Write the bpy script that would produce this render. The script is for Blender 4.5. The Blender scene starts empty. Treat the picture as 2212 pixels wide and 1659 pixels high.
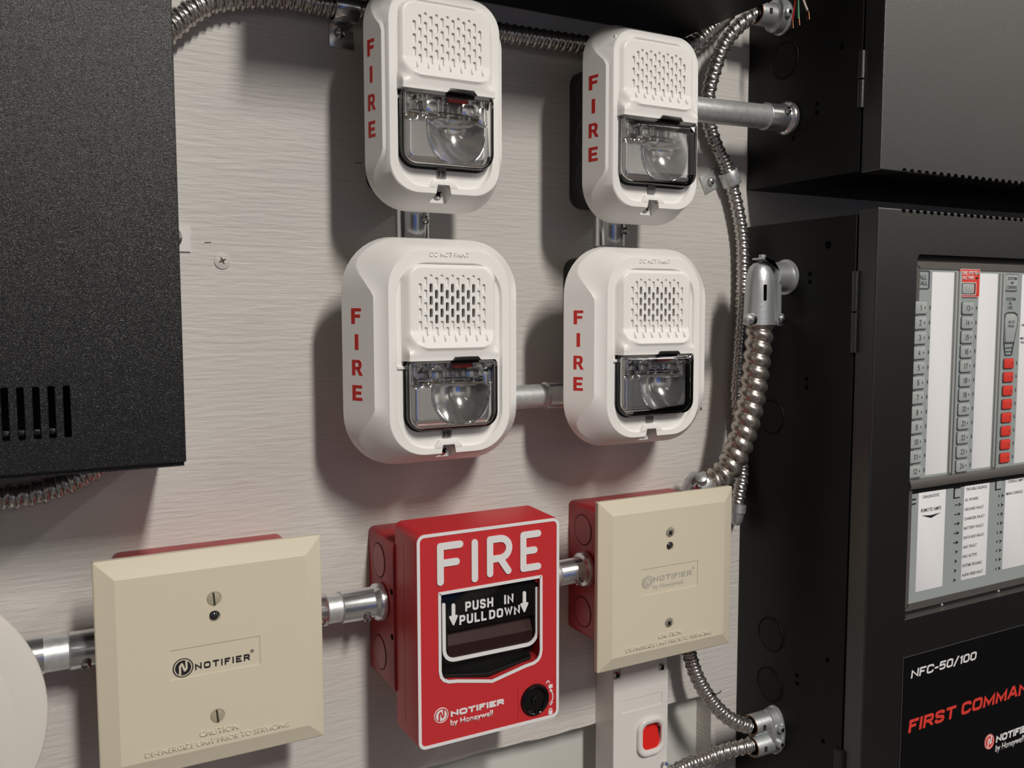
import bpy, bmesh, math, random
from mathutils import Vector, Matrix
random.seed(7)
S = bpy.context.scene
COL = S.collection
PI = math.pi

# ------------------------------------------------------------------ camera
def look(yaw, pitch, roll):
    c, s = math.cos, math.sin
    f = Vector((s(yaw)*c(pitch), c(yaw)*c(pitch), -s(pitch)))
    r = Vector((c(yaw), -s(yaw), 0)); u = r.cross(f)
    r2 = r*c(roll)+u*s(roll); u2 = -r*s(roll)+u*c(roll)
    return Matrix((( r2.x, u2.x, -f.x), (r2.y, u2.y, -f.y), (r2.z, u2.z, -f.z))).to_4x4()
cd = bpy.data.cameras.new('camera'); cam = bpy.data.objects.new('camera', cd); COL.objects.link(cam)
cd.sensor_width = 36; cd.lens = 1919.4/2212*36; cd.clip_start = 0.01
cam.matrix_world = Matrix.Translation((0, -0.577, 0)) @ look(.4954, .0817, -.0017)
cd.dof.use_dof = True; cd.dof.focus_distance = 0.60; cd.dof.aperture_fstop = 16.0
S.camera = cam

# ------------------------------------------------------------------ world, lights, exposure
w = bpy.data.worlds.new('room_air'); S.world = w; w.use_nodes = True
w.node_tree.nodes['Background'].inputs[0].default_value = (1, 0.97, 0.93, 1)
w.node_tree.nodes['Background'].inputs[1].default_value = 0.012
def area(name, loc, sx, sy, power, col, rot=(0, 0, 0)):
    l = bpy.data.lights.new(name, 'AREA'); l.shape = 'RECTANGLE'; l.size = sx; l.size_y = sy
    l.energy = power; l.color = col
    o = bpy.data.objects.new(name, l); COL.objects.link(o); o.location = loc; o.rotation_euler = rot
    return o
area('ceiling_tube_light', (0.36, -2.05, 1.365), 0.16, 0.95, 36.0, (1.0, 0.955, 0.885))
area('left_tube_light', (-1.1, -2.6, 1.365), 0.08, 1.2, 0.7, (1.0, 0.90, 0.88))  # added weak lamp, gives the metal parts something to reflect
area('right_tube_light', (2.05, -1.4, 1.365), 0.10, 1.4, 8.0, (1.0, 0.95, 0.90))  # added lamp, washes the unseen right wall so the black doors reflect it
S.view_settings.view_transform = 'Standard'; S.view_settings.look = 'None'
S.view_settings.gamma = 1; S.view_settings.use_curve_mapping = False
S.view_settings.exposure = 0.9

# ------------------------------------------------------------------ materials
def mat(name, col, rough=.5, metal=0, spec=.5, bump=None, var=None, trans=0, ior=1.45, coat=0, emit=None):
    m = bpy.data.materials.new(name); m.use_nodes = True
    n = m.node_tree.nodes; L = m.node_tree.links; b = n['Principled BSDF']
    b.inputs['Base Color'].default_value = (*col, 1); b.inputs['Roughness'].default_value = rough
    b.inputs['Metallic'].default_value = metal; b.inputs['Specular IOR Level'].default_value = spec
    b.inputs['Transmission Weight'].default_value = trans; b.inputs['IOR'].default_value = ior
    b.inputs['Coat Weight'].default_value = coat; b.inputs['Coat Roughness'].default_value = .30
    tc = n.new('ShaderNodeTexCoord')
    def noise(scale, st=(1, 1, 1), detail=4):
        mp = n.new('ShaderNodeMapping'); mp.inputs['Scale'].default_value = st
        g = n.new('ShaderNodeNewGeometry'); L.new(g.outputs['Position'], mp.inputs[0])
        t = n.new('ShaderNodeTexNoise'); t.inputs['Scale'].default_value = scale; t.inputs['Detail'].default_value = detail
        L.new(mp.outputs[0], t.inputs['Vector']); return t
    if var:
        sc, st, c2, lo, hi = var
        t = noise(sc, st); r = n.new('ShaderNodeValToRGB')
        r.color_ramp.elements[0].position = lo; r.color_ramp.elements[1].position = hi
        r.color_ramp.elements[0].color = (*c2, 1); r.color_ramp.elements[1].color = (*col, 1)
        L.new(t.outputs[0], r.inputs[0]); L.new(r.outputs[0], b.inputs['Base Color'])
    if bump:
        prev = None
        for (sc, st, dist, strg, det) in bump:
            t = noise(sc, st, det); bp = n.new('ShaderNodeBump')
            bp.inputs['Distance'].default_value = dist; bp.inputs['Strength'].default_value = strg
            L.new(t.outputs[0], bp.inputs['Height'])
            if prev: L.new(prev.outputs[0], bp.inputs['Normal'])
            prev = bp
        L.new(prev.outputs[0], b.inputs['Normal'])
    if emit:
        b.inputs['Emission Color'].default_value = (*emit[0], 1); b.inputs['Emission Strength'].default_value = emit[1]
    return m
M = {}
M['ply'] = mat('painted_plywood', (.68, .655, .615), .5, spec=.4, var=(9, (1, 1, 1.4), (.635, .60, .575), .35, .62),
               bump=[(48, (1, 1, 8.5), .0011, .60, 6), (14, (1, 1, 24), .0011, .25, 2), (700, (1, 1, 1), .0002, .25, 2)])
M['wall'] = mat('smooth_wall_paint', (.63, .63, .59), .6, bump=[(25, (1, 1, 1), .001, .2, 3)])
M['ceil'] = mat('ceiling_paint', (.34, .33, .315), .8)
M['room'] = mat('room_wall_paint', (.26, .245, .235), .7)
M['roomr'] = mat('rear_wall_paint', (.50, .48, .46), .7)
M['bright'] = mat('white_wall_paint', (.80, .79, .76), .7)
M['chip'] = mat('dark_chip', (.09, .075, .06), .8)
M['lockerm'] = mat('dark_grey_enamel', (.05, .05, .052), .5)
M['bluep'] = mat('blue_paint', (.03, .10, .38), .5)
M['floor'] = mat('floor_vinyl', (.17, .15, .14), .5, var=(6, (1, 1, 1), (.13, .11, .10), .4, .6))
M['white'] = mat('white_plastic', (.90, .885, .86), .36, spec=.5, bump=[(2500, (1, 1, 1), .00005, .2, 2)])
M['white_gloss'] = mat('white_gloss_plastic', (.80, .77, .74), .18)
M['beige'] = mat('ivory_plastic', (.70, .635, .50), .42, spec=.45, bump=[(1800, (1, 1, 1), .00005, .15, 2)])
M['white_warm'] = mat('warm_white_plastic', (.73, .69, .64), .4)
M['red'] = mat('red_plastic', (.58, .03, .036), .40, spec=.6, bump=[(1800, (1, 1, 1), .00005, .15, 2)])
M['redbox'] = mat('red_painted_steel', (.40, .026, .032), .35, spec=.65, var=(60, (1, 1, 1), (.32, .02, .027), .4, .6), bump=[(300, (1, 1, 1), .0004, .3, 3)])
M['print_white'] = mat('white_print', (.80, .79, .80), .45)
M['print_red'] = mat('red_print', (.62, .03, .025), .5)
M['panel_red'] = mat('panel_red_print', (.72, .05, .035), .5)
M['ink'] = mat('black_ink', (.015, .014, .016), .5)
M['ink_grey'] = mat('grey_ink', (.36, .36, .35), .5)
M['ink_dark'] = mat('dark_grey_ink', (.07, .075, .08), .5)
M['powder'] = mat('black_powder_coat', (.0080, .0078, .0080), .30, spec=.56,
                  bump=[(2100, (1, 1, 1), .0004, .6, 1)])
M['black_side'] = mat('black_enamel', (.005, .0049, .0048), .5, spec=.3, bump=[(700, (1, 1, 1), .0002, .3, 2)])
M['black_front'] = mat('black_textured_enamel', (.006, .006, .006), .34, spec=1.0, coat=.3, bump=[(2200, (1, 1, 1), .00022, .7, 1)])
M['black'] = mat('black_plastic', (.008, .008, .008), .3)
M['black_gloss'] = mat('glossy_black_plastic', (.006, .006, .006), .08)
M['sticker'] = mat('black_overlay_film', (.004, .004, .005), .35, spec=.3)
M['hole'] = mat('hole_black', (.003, .003, .003), .9, spec=.05)
M['rubber'] = mat('dark_gasket', (.02, .02, .02), .6)
M['knob'] = mat('embossed_black_enamel', (.004, .004, .004), .6, spec=.2)
M['emt'] = mat('galvanised_steel', (.82, .84, .83), .40, metal=.70, var=(260, (1, 1, 1), (.68, .70, .70), .35, .65), bump=[(900, (1, 1, 1), .0001, .3, 3)])
M['zinc'] = mat('zinc_plated_steel', (.70, .71, .72), .2, metal=.9, bump=[(200, (1, 1, 1), .0002, .2, 2)])
M['cast'] = mat('die_cast_zinc', (.58, .60, .61), .42, metal=.75, bump=[(500, (1, 1, 1), .0003, .35, 3)])
M['flex'] = mat('flexible_steel', (.62, .60, .57), .27, metal=.9, var=(400, (1, 1, 1), (.42, .39, .37), .35, .6))
M['flex2'] = mat('warm_flexible_steel', (.55, .51, .46), .30, metal=.88, var=(500, (1, 1, 1), (.36, .32, .29), .35, .6))
M['screw'] = mat('screw_steel', (.60, .60, .58), .2, metal=1)
M['chrome'] = mat('mirror_reflector', (.93, .93, .93), .12, metal=.86)
M['satin'] = mat('satin_reflector', (.62, .62, .60), .26, metal=1)
def clear_mat(name, tint=(.97, .97, .97), ior=1.5):
    m = bpy.data.materials.new(name); m.use_nodes = True; n = m.node_tree.nodes; L = m.node_tree.links; n.clear()
    o = n.new('ShaderNodeOutputMaterial'); mx = n.new('ShaderNodeMixShader'); tr = n.new('ShaderNodeBsdfTransparent')
    gl = n.new('ShaderNodeBsdfGlossy'); fr = n.new('ShaderNodeFresnel'); fr.inputs[0].default_value = ior
    tr.inputs[0].default_value = (*tint, 1); gl.inputs['Roughness'].default_value = .03
    L.new(fr.outputs[0], mx.inputs[0]); L.new(tr.outputs[0], mx.inputs[1]); L.new(gl.outputs[0], mx.inputs[2]); L.new(mx.outputs[0], o.inputs[0])
    return m
M['lens'] = clear_mat('clear_lens')
M['panel_grey'] = mat('grey_membrane', (.33, .365, .365), .4)
M['panel_lt'] = mat('light_grey_button', (.40, .43, .425), .4)
M['bezel'] = mat('grey_metal_bezel', (.20, .185, .175), .4, metal=.6)
M['paper'] = mat('paper_insert', (.80, .80, .82), .6)
M['copper'] = mat('copper', (.80, .40, .22), .3, metal=1)
M['wire_red'] = mat('red_wire', (.55, .02, .02), .4)
M['wire_green'] = mat('green_wire', (.02, .25, .10), .4)
M['wire_white'] = mat('white_wire', (.65, .55, .50), .4)
M['rocker'] = mat('red_rocker', (.75, .02, .015), .35)
M['darkred'] = mat('smoked_handle', (.035, .012, .012), .3, spec=.5)
M['tab'] = mat('grey_selector_tab', (.22, .21, .21), .4)
M['blue'] = mat('blue_cloth', (.02, .12, .55), .7)
M['amber'] = mat('brass_wire', (.6, .42, .16), .25, metal=1)
M['lamp'] = mat('lamp_diffuser', (.9, .9, .9), .5, emit=((1, .955, .89), 9))

# ------------------------------------------------------------------ mesh helpers  (x right, p = distance out of the wall, z up)
def V(x, p, z): return Vector((x, -p, z))
LOC = {}
def obj(name, bm, m, parent=None, origin=None, smooth=35, label=None):
    o0 = LOC.get(parent, Vector((0, 0, 0))) if parent else (origin or Vector((0, 0, 0)))
    if o0.length: bmesh.ops.translate(bm, verts=bm.verts, vec=-o0)
    bmesh.ops.recalc_face_normals(bm, faces=bm.faces)
    me = bpy.data.meshes.new(name); bm.to_mesh(me); bm.free()
    if smooth:
        for f in me.polygons: f.use_smooth = True
        me.set_sharp_from_angle(angle=math.radians(smooth))
    me.materials.append(M[m] if isinstance(m, str) else m)
    o = bpy.data.objects.new(name, me); COL.objects.link(o)
    if parent: o.parent = parent
    else: o.location = o0
    LOC[o] = o0
    if label: o['label'] = label
    return o
def thing(name, label, cat, loc, group=None):
    o = bpy.data.objects.new(name, None); COL.objects.link(o); o.location = loc; o.empty_display_size = .01
    o['label'] = label; o['category'] = cat
    if group: o['group'] = group
    LOC[o] = Vector(loc); return o
def tag(o, label, cat, group=None):
    o['label'] = label; o['category'] = cat
    if group: o['group'] = group
    return o
def struct(name, bm, m):
    o = obj(name, bm, m, smooth=0); o['kind'] = 'structure'; return o
def B(): return bmesh.new()
def box(bm, x0, x1, p0, p1, z0, z1, bev=0):
    vs = [bm.verts.new(V(x, p, z)) for x in (x0, x1) for p in (p0, p1) for z in (z0, z1)]
    fs = [(0, 1, 3, 2), (4, 6, 7, 5), (0, 4, 5, 1), (2, 3, 7, 6), (0, 2, 6, 4), (1, 5, 7, 3)]
    fc = [bm.faces.new([vs[i] for i in f]) for f in fs]
    if bev:
        es = list({e for f in fc for e in f.edges})
        bmesh.ops.bevel(bm, geom=es, offset=bev, segments=2, affect='EDGES', profile=.5)
    return bm
def rrect(x0, x1, z0, z1, r, n=6, rt=None):
    """rounded rectangle, counter-clockwise seen from the front; rt: radius of the top corners"""
    rt = r if rt is None else rt
    out = []
    for (cx, cz, a, q) in ((x1, z1, 0, rt), (x0, z1, 90, rt), (x0, z0, 180, r), (x1, z0, 270, r)):
        sx = -1 if cx == x1 else 1; sz = -1 if cz == z1 else 1
        for i in range(n+1):
            t = math.radians(a+90*i/n); out.append((cx+sx*q+q*math.cos(t), cz+sz*q+q*math.sin(t)))
    return out
def loft(bm, rings, cap0=True, cap1=True):
    R = [[bm.verts.new(V(*q)) for q in r] for r in rings]
    n = len(R[0])
    for a, b in zip(R, R[1:]):
        for i in range(n):
            j = (i+1) % n
            try: bm.faces.new((a[i], a[j], b[j], b[i]))
            except ValueError: pass
    if cap0: bm.faces.new(R[0][::-1])
    if cap1: bm.faces.new(R[-1])
    return bm
def ring(o, p): return [(x, p, z) for x, z in o]
def prism(bm, o, p0, p1, bev=0):
    """extrude outline, optional rounded front edge (shrinks towards the centroid)"""
    if not bev: return loft(bm, [ring(o, p0), ring(o, p1)])
    def ins(o, d):
        n = len(o); out = []
        for i in range(n):
            a = Vector(o[i-1]); b = Vector(o[i]); c = Vector(o[(i+1) % n])
            e1 = (b-a); e2 = (c-b)
            if e1.length < 1e-9: e1 = e2
            if e2.length < 1e-9: e2 = e1
            n1 = Vector((-e1.y, e1.x)).normalized(); n2 = Vector((-e2.y, e2.x)).normalized()
            m = (n1+n2); m = m.normalized()/max(.5, m.normalized().dot(n1)) if m.length > 1e-6 else n1
            out.append((b.x+m.x*d, b.y+m.y*d))
        return out
    return loft(bm, [ring(o, p0), ring(o, p1-bev), ring(ins(o, bev*.3), p1-bev*.3), ring(ins(o, bev), p1)])
def inset(o, d):
    n = len(o); out = []
    for i in range(n):
        a = Vector(o[i-1]); b = Vector(o[i]); c = Vector(o[(i+1) % n])
        e1 = (b-a); e2 = (c-b)
        if e1.length < 1e-9: e1 = e2
        if e2.length < 1e-9: e2 = e1
        n1 = Vector((-e1.y, e1.x)).normalized(); n2 = Vector((-e2.y, e2.x)).normalized()
        m = (n1+n2).normalized(); m = m/max(.5, m.dot(n1)); out.append((b.x+m.x*d, b.y+m.y*d))
    return out
def frame(bm, o, wd, p0, p1):
    """flat picture-frame along an outline"""
    i = inset(o, wd); n = len(o)
    a = [bm.verts.new(V(x, p0, z)) for x, z in o]; b = [bm.verts.new(V(x, p1, z)) for x, z in o]
    c = [bm.verts.new(V(x, p1, z)) for x, z in i]; d = [bm.verts.new(V(x, p0, z)) for x, z in i]
    for k in range(n):
        j = (k+1) % n
        for u, v in ((a, b), (b, c), (c, d), (d, a)): bm.faces.new((u[k], u[j], v[j], v[k]))
    return bm
KS = [0]
def stroke(bm, pts, w, p0, p1, closed=False, n=6):
    """flat rounded stroke along a polyline in the plane"""
    for (a, b) in zip(pts, pts[1:]):
        a = Vector(a); b = Vector(b); d = b-a; ang = math.atan2(d.y, d.x); o = []
        for k in range(n+1):
            t = ang-PI/2+PI*k/n; o.append((b.x+w/2*math.cos(t), b.y+w/2*math.sin(t)))
        for k in range(n+1):
            t = ang+PI/2+PI*k/n; o.append((a.x+w/2*math.cos(t), a.y+w/2*math.sin(t)))
        KS[0] += 1; e = (KS[0] % 7)*.000012
        prism(bm, o, p0, p1+e)
    return bm
def disc(bm, x, z, r, p0, p1, n=24, bev=0, r2=None):
    o = [(x+r*math.cos(2*PI*k/n), z+(r2 or r)*math.sin(2*PI*k/n)) for k in range(n)]
    return prism(bm, o, p0, p1, bev)
def lathe(bm, prof, c, axis, n=32, cap=True):
    """prof: list of (dist along axis, radius)"""
    ax = Vector(axis).normalized(); u = ax.orthogonal().normalized(); v = ax.cross(u); c = Vector(c)
    rings = [[bm.verts.new(c+ax*t+(u*math.cos(2*PI*k/n)+v*math.sin(2*PI*k/n))*r) for k in range(n)] for t, r in prof]
    for a, b in zip(rings, rings[1:]):
        for i in range(n): bm.faces.new((a[i], a[(i+1) % n], b[(i+1) % n], b[i]))
    if cap: bm.faces.new(rings[0][::-1]); bm.faces.new(rings[-1])
    return bm
AX = {'x': Vector((1, 0, 0)), 'p': Vector((0, -1, 0)), 'z': Vector((0, 0, 1))}
def torus(bm, c, axis, R, r, n=32, m=8):
    ax = Vector(axis).normalized(); u = ax.orthogonal().normalized(); v = ax.cross(u); c = Vector(c)
    g = [[bm.verts.new(c+(u*math.cos(2*PI*k/n)+v*math.sin(2*PI*k/n))*(R+r*math.cos(2*PI*j/m))+ax*r*math.sin(2*PI*j/m)) for j in range(m)] for k in range(n)]
    for k in range(n):
        for j in range(m): bm.faces.new((g[k][j], g[(k+1) % n][j], g[(k+1) % n][(j+1) % m], g[k][(j+1) % m]))
    return bm
def curve_pts(pts, step):
    P = [Vector(q) for q in pts]; P = [P[0]*2-P[1]]+P+[P[-1]*2-P[-2]]; raw = []
    for i in range(1, len(P)-2):
        for k in range(24):
            t = k/24; a, b, c, d = P[i-1:i+3]
            raw.append(.5*((2*b)+(c-a)*t+(2*a-5*b+4*c-d)*t*t+(3*b-a-3*c+d)*t**3))
    raw.append(P[-2]); out = [raw[0]]; acc = 0
    for a, b in zip(raw, raw[1:]):
        L = (b-a).length
        while acc+L >= step:
            t = (step-acc)/L; a = a.lerp(b, t); L = (b-a).length; acc = 0; out.append(a.copy())
        acc += L
    return out
def tube(bm, pts, rfun, step=.001, n=20):
    C = curve_pts([V(*q) for q in pts], step); u = None; rings = []
    for i, c in enumerate(C):
        t = (C[min(i+1, len(C)-1)]-C[max(i-1, 0)]).normalized()
        u = t.orthogonal().normalized() if u is None else (u-t*u.dot(t)).normalized()
        v = t.cross(u)
        rings.append([bm.verts.new(c+(u*math.cos(2*PI*k/n)+v*math.sin(2*PI*k/n))*rfun(i*step, k/n)) for k in range(n)])
    for a, b in zip(rings, rings[1:]):
        for i in range(n): bm.faces.new((a[i], a[(i+1) % n], b[(i+1) % n], b[i]))
    bm.faces.new(rings[0][::-1]); bm.faces.new(rings[-1])
    return bm
def flexfun(R, pitch, depth, kind):
    def f(s, th):
        t = (s/pitch+th) % 1
        if kind == 'lock':      # interlocked strip: rounded crest, flat band, narrow groove
            if t < .42: return R*(1-.03) - 0*depth + .35*depth*math.sin(PI*t/.42)
            if t < .55: return R-depth*math.sin(PI*(t-.42)/.13)*.9-depth*.35*(t-.42)/.13
            if t < .9: return R-depth*.42
            return R-depth*(.42+.5*math.sin(PI*(t-.9)/.1))
        return R-depth+depth*abs(math.sin(PI*t))**.8
    return f
def cut(o, cutter, ang=35):
    bmesh.ops.recalc_face_normals(cutter, faces=cutter.faces)
    me = bpy.data.meshes.new('tmp'); cutter.to_mesh(me); cutter.free()
    c = bpy.data.objects.new('tmp', me); COL.objects.link(c)
    w0 = LOC[o]; c.location = (0, 0, 0)
    for v in me.vertices: v.co -= w0
    par = o.parent; o.parent = None; keep = o.location.copy(); o.location = (0, 0, 0)
    md = o.modifiers.new('cut', 'BOOLEAN'); md.object = c; md.operation = 'DIFFERENCE'; md.solver = 'EXACT'
    bpy.context.view_layer.update()
    nm = bpy.data.meshes.new_from_object(o.evaluated_get(bpy.context.evaluated_depsgraph_get()))
    o.modifiers.clear(); nm.name = o.data.name; o.data = nm
    for f in nm.polygons: f.use_smooth = True
    nm.set_sharp_from_angle(angle=math.radians(ang))
    bpy.data.objects.remove(c); o.parent = par; o.location = keep
def text(bm, s, x0, x1, z0, z1, p0, p1, bold=0., shear=0., z1r=None, spacing=1.0):
    """lettering fitted into the rectangle x0..x1, z0..z1; z0r/z1r allow a raised right end"""
    cu = bpy.data.curves.new('t', 'FONT'); cu.body = s; cu.offset = bold; cu.shear = shear; cu.space_character = spacing
    cu.resolution_u = 3
    to = bpy.data.objects.new('t', cu); COL.objects.link(to)
    bpy.context.view_layer.update()
    me = bpy.data.meshes.new_from_object(to.evaluated_get(bpy.context.evaluated_depsgraph_get()))
    bpy.data.objects.remove(to); bpy.data.curves.remove(cu)
    t = bmesh.new(); t.from_mesh(me); bpy.data.meshes.remove(me)
    if not t.verts: t.free(); return bm
    xs = [v.co.x for v in t.verts]; ys = [v.co.y for v in t.verts]
    ax, bx, ay, by = min(xs), max(xs), min(ys), max(ys)
    for v in t.verts:
        fx = (v.co.x-ax)/(bx-ax); fz = (v.co.y-ay)/(by-ay)
        v.co = V(x0+fx*(x1-x0), p0, z0+fz*(z1-z0))
    ext = bmesh.ops.extrude_face_region(t, geom=t.faces[:])
    bmesh.ops.translate(t, verts=[g for g in ext['geom'] if isinstance(g, bmesh.types.BMVert)], vec=(0, -(p1-p0), 0))
    tm = bpy.data.meshes.new('t'); t.to_mesh(tm); t.free(); bm.from_mesh(tm); bpy.data.meshes.remove(tm)
    return bm
GL = {'N': (1, [[(0, 0), (0, 1), (1, 0), (1, 1)]]), 'T': (.95, [[(0, 1), (1, 1)], [(.5, 1), (.5, 0)]]), 'I': (.0, [[(.5, 0), (.5, 1)]]),
 'O': (1.05, [[(.5, 1), (.22, 1), (.06, .93), (0, .78), (0, .22), (.06, .07), (.22, 0), (.78, 0), (.94, .07), (1, .22), (1, .78), (.94, .93), (.78, 1), (.5, 1)]]),
 'F': (.85, [[(0, 0), (0, 1), (1, 1)], [(0, .5), (.85, .5)]]), 'E': (.88, [[(1, 0), (0, 0), (0, 1), (1, 1)], [(0, .5), (.9, .5)]]),
 'R': (.95, [[(0, 0), (0, 1), (.78, 1), (.95, .93), (1, .80), (1, .66), (.95, .53), (.78, .46), (0, .46)], [(.55, .46), (1, 0)]]),
 'P': (.92, [[(0, 0), (0, 1), (.78, 1), (.95, .93), (1, .80), (1, .62), (.95, .49), (.78, .42), (0, .42)]]),
 'C': (.98, [[(1, .72), (1, .82), (.92, .95), (.75, 1), (.25, 1), (.06, .93), (0, .76), (0, .24), (.06, .07), (.25, 0), (.75, 0), (.92, .05), (1, .18), (1, .28)]]),
 'S': (.95, [[(.97, .75), (.93, .93), (.75, 1), (.25, 1), (.06, .93), (.02, .75), (.08, .60), (.28, .54), (.72, .47), (.94, .40), (1, .25), (.94, .07), (.75, 0), (.25, 0), (.06, .07), (0, .27)]]),
 'M': (1.25, [[(0, 0), (0, 1), (.5, .12), (1, 1), (1, 0)]]), 'A': (1.08, [[(0, 0), (.42, 1), (.58, 1), (1, 0)], [(.2, .30), (.8, .30)]]),
 'D': (1, [[(0, 0), (0, 1), (.68, 1), (.92, .90), (1, .70), (1, .30), (.92, .10), (.68, 0), (0, 0)]]), 'L': (.8, [[(0, 1), (0, 0), (1, 0)]]),
 'U': (1, [[(0, 1), (0, .25), (.08, .07), (.28, 0), (.72, 0), (.92, .07), (1, .25), (1, 1)]]), 'H': (1, [[(0, 0), (0, 1)], [(1, 0), (1, 1)], [(0, .5), (1, .5)]]),
 'W': (1.45, [[(0, 1), (.25, 0), (.5, .95), (.75, 0), (1, 1)]]), '-': (.4, [[(0, .42), (1, .42)]]), '/': (.6, [[(0, -.1), (1, 1.1)]]), ' ': (.3, []),
 '0': (.9, [[(.5, 1), (.25, 1), (.06, .92), (0, .76), (0, .24), (.06, .08), (.25, 0), (.75, 0), (.94, .08), (1, .24), (1, .76), (.94, .92), (.75, 1), (.5, 1)]]),
 '1': (.3, [[(0, .78), (1, 1), (1, 0)]]), '2': (.85, [[(0, .78), (.10, .96), (.3, 1), (.7, 1), (.92, .93), (1, .75), (.9, .55), (0, 0), (1, 0)]]),
 '3': (.85, [[(0, .85), (.15, 1), (.75, 1), (.95, .9), (.95, .62), (.7, .52), (.4, .52)], [(.7, .52), (1, .40), (1, .12), (.8, 0), (.15, 0), (0, .15)]]),
 '4': (.9, [[(.75, 0), (.75, 1), (0, .28), (1, .28)]]), '5': (.9, [[(.95, 1), (.08, 1), (.02, .55), (.75, .60), (.95, .5), (1, .3), (.92, .08), (.75, 0), (.2, 0), (0, .12)]]),
 '6': (.88, [[(.95, .85), (.8, 1), (.25, 1), (.05, .9), (0, .7), (0, .2), (.2, 0), (.8, 0), (1, .15), (1, .45), (.8, .58), (0, .55)]]), '7': (.85, [[(0, 1), (1, 1), (.35, 0)]]),
 '8': (.88, [[(.5, .53), (.15, .53), (.04, .68), (.04, .85), (.2, 1), (.8, 1), (.96, .85), (.96, .68), (.85, .53), (.5, .53)], [(.5, .53), (.15, .53), (0, .38), (0, .15), (.2, 0), (.8, 0), (1, .15), (1, .38), (.85, .53), (.5, .53)]]),
 '9': (.88, [[(.05, .15), (.2, 0), (.75, 0), (.95, .1), (1, .3), (1, .8), (.8, 1), (.2, 1), (0, .85), (0, .55), (.2, .42), (1, .45)]])}
def block(bm, s, x0, x1, z0, z1, p0, p1, wt=.2, gap=.22, shear=0., ww=1.):
    """own block lettering: wt stroke weight, ww letter width, both in letter heights"""
    adv = []; pos = 0
    for ch in s:
        wd = GL[ch][0]; cw = (wd*ww*.8+wt) if GL[ch][1] else .35*ww
        adv.append((pos, cw)); pos += cw+gap
    tot = pos-gap+shear; H = z1-z0; fx = (x1-x0)/tot
    for (a, cw), ch in zip(adv, s):
        for pl_ in GL[ch][1]:
            P = [Vector((wt/2+u*(cw-wt), wt/2+v*(1-wt))) for u, v in pl_]; cl = (P[0]-P[-1]).length < 1e-6
            if not cl:
                for i0, i1 in ((0, 1), (-1, -2)):
                    d_ = (P[i0]-P[i1]).normalized()
                    if abs(d_.x) < .05 or abs(d_.y) < .05: 
                        edge = P[i0].x < wt*.6 or P[i0].x > cw-wt*.6 or P[i0].y < wt*.6 or P[i0].y > 1-wt*.6
                        if edge and (P[i0]-P[i1]).length > wt*.6: P[i0] = P[i0]+d_*wt/2
                    else:
                        if P[i0].y < wt*.6 or P[i0].y > 1-wt*.6: P[i0] = P[i0]+d_*(wt/2)
            n = len(P); L_ = []; R_ = []
            for i in range(n):
                a_ = P[i-1] if i else (P[-2] if cl else None); c_ = P[i+1] if i < n-1 else (P[1] if cl else None)
                e1 = (P[i]-a_).normalized() if a_ is not None else None; e2 = (c_-P[i]).normalized() if c_ is not None else None
                n1 = Vector((-e1.y, e1.x)) if e1 else None; n2 = Vector((-e2.y, e2.x)) if e2 else None
                m = (n1+n2).normalized()/max(.45, (n1+n2).normalized().dot(n1)) if (e1 and e2) else (n1 or n2)
                L_.append(P[i]+m*wt/2); R_.append(P[i]-m*wt/2)
            KS[0] += 1; e = (KS[0] % 5)*.000006
            def W(q): 
                zz = max(-.12, min(1.12, q.y)) if ch == '/' else max(0, min(1, q.y))
                return (x0+(a+q.x+shear*zz)*fx, z0+zz*H)
            for i in range(n-1):
                quad = [W(R_[i]), W(R_[i+1]), W(L_[i+1]), W(L_[i])]
                t_ = [bm.verts.new(V(x_, p1+e, z_)) for x_, z_ in quad]; b_ = [bm.verts.new(V(x_, p0, z_)) for x_, z_ in quad]
                bm.faces.new(t_); bm.faces.new(b_[::-1])
                for k in range(4): bm.faces.new((t_[k], b_[k], b_[(k+1) % 4], t_[(k+1) % 4]))
                e += .000001
    return bm
def screw_head(name, x, z, r, p, m, parent, kind='cross', h=.0012, ang=20, slot='hole'):
    o = obj(name, lathe(B(), [(-.001, r*.6), (0, r), (h*.55, r*.93), (h, r*.55)], V(x, p, z), AX['p'], 24), m, parent)
    b = B(); a = math.radians(ang)
    for k in range(2 if kind == 'cross' else 1):
        t = a+k*PI/2; L = r*(.6 if kind == 'cross' else .93); wdt = r*(.2 if kind == 'cross' else .14)
        d = Vector((math.cos(t), math.sin(t))); q = Vector((-d.y, d.x))
        pts = [(x+d.x*s1*L+q.x*s2*wdt, z+d.y*s1*L+q.y*s2*wdt) for s1, s2 in ((1, -1), (1, 1), (-1, 1), (-1, -1))]
        prism(b, pts, p+h*.2, p+h+.00012)
    obj('screw_slot', b, slot, o if parent and parent.parent is None else parent, smooth=0) if (parent and parent.parent is None) else obj('screw_slot', b, slot, parent, smooth=0)
    return o

# ================================================================== setting
bm = B()
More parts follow.
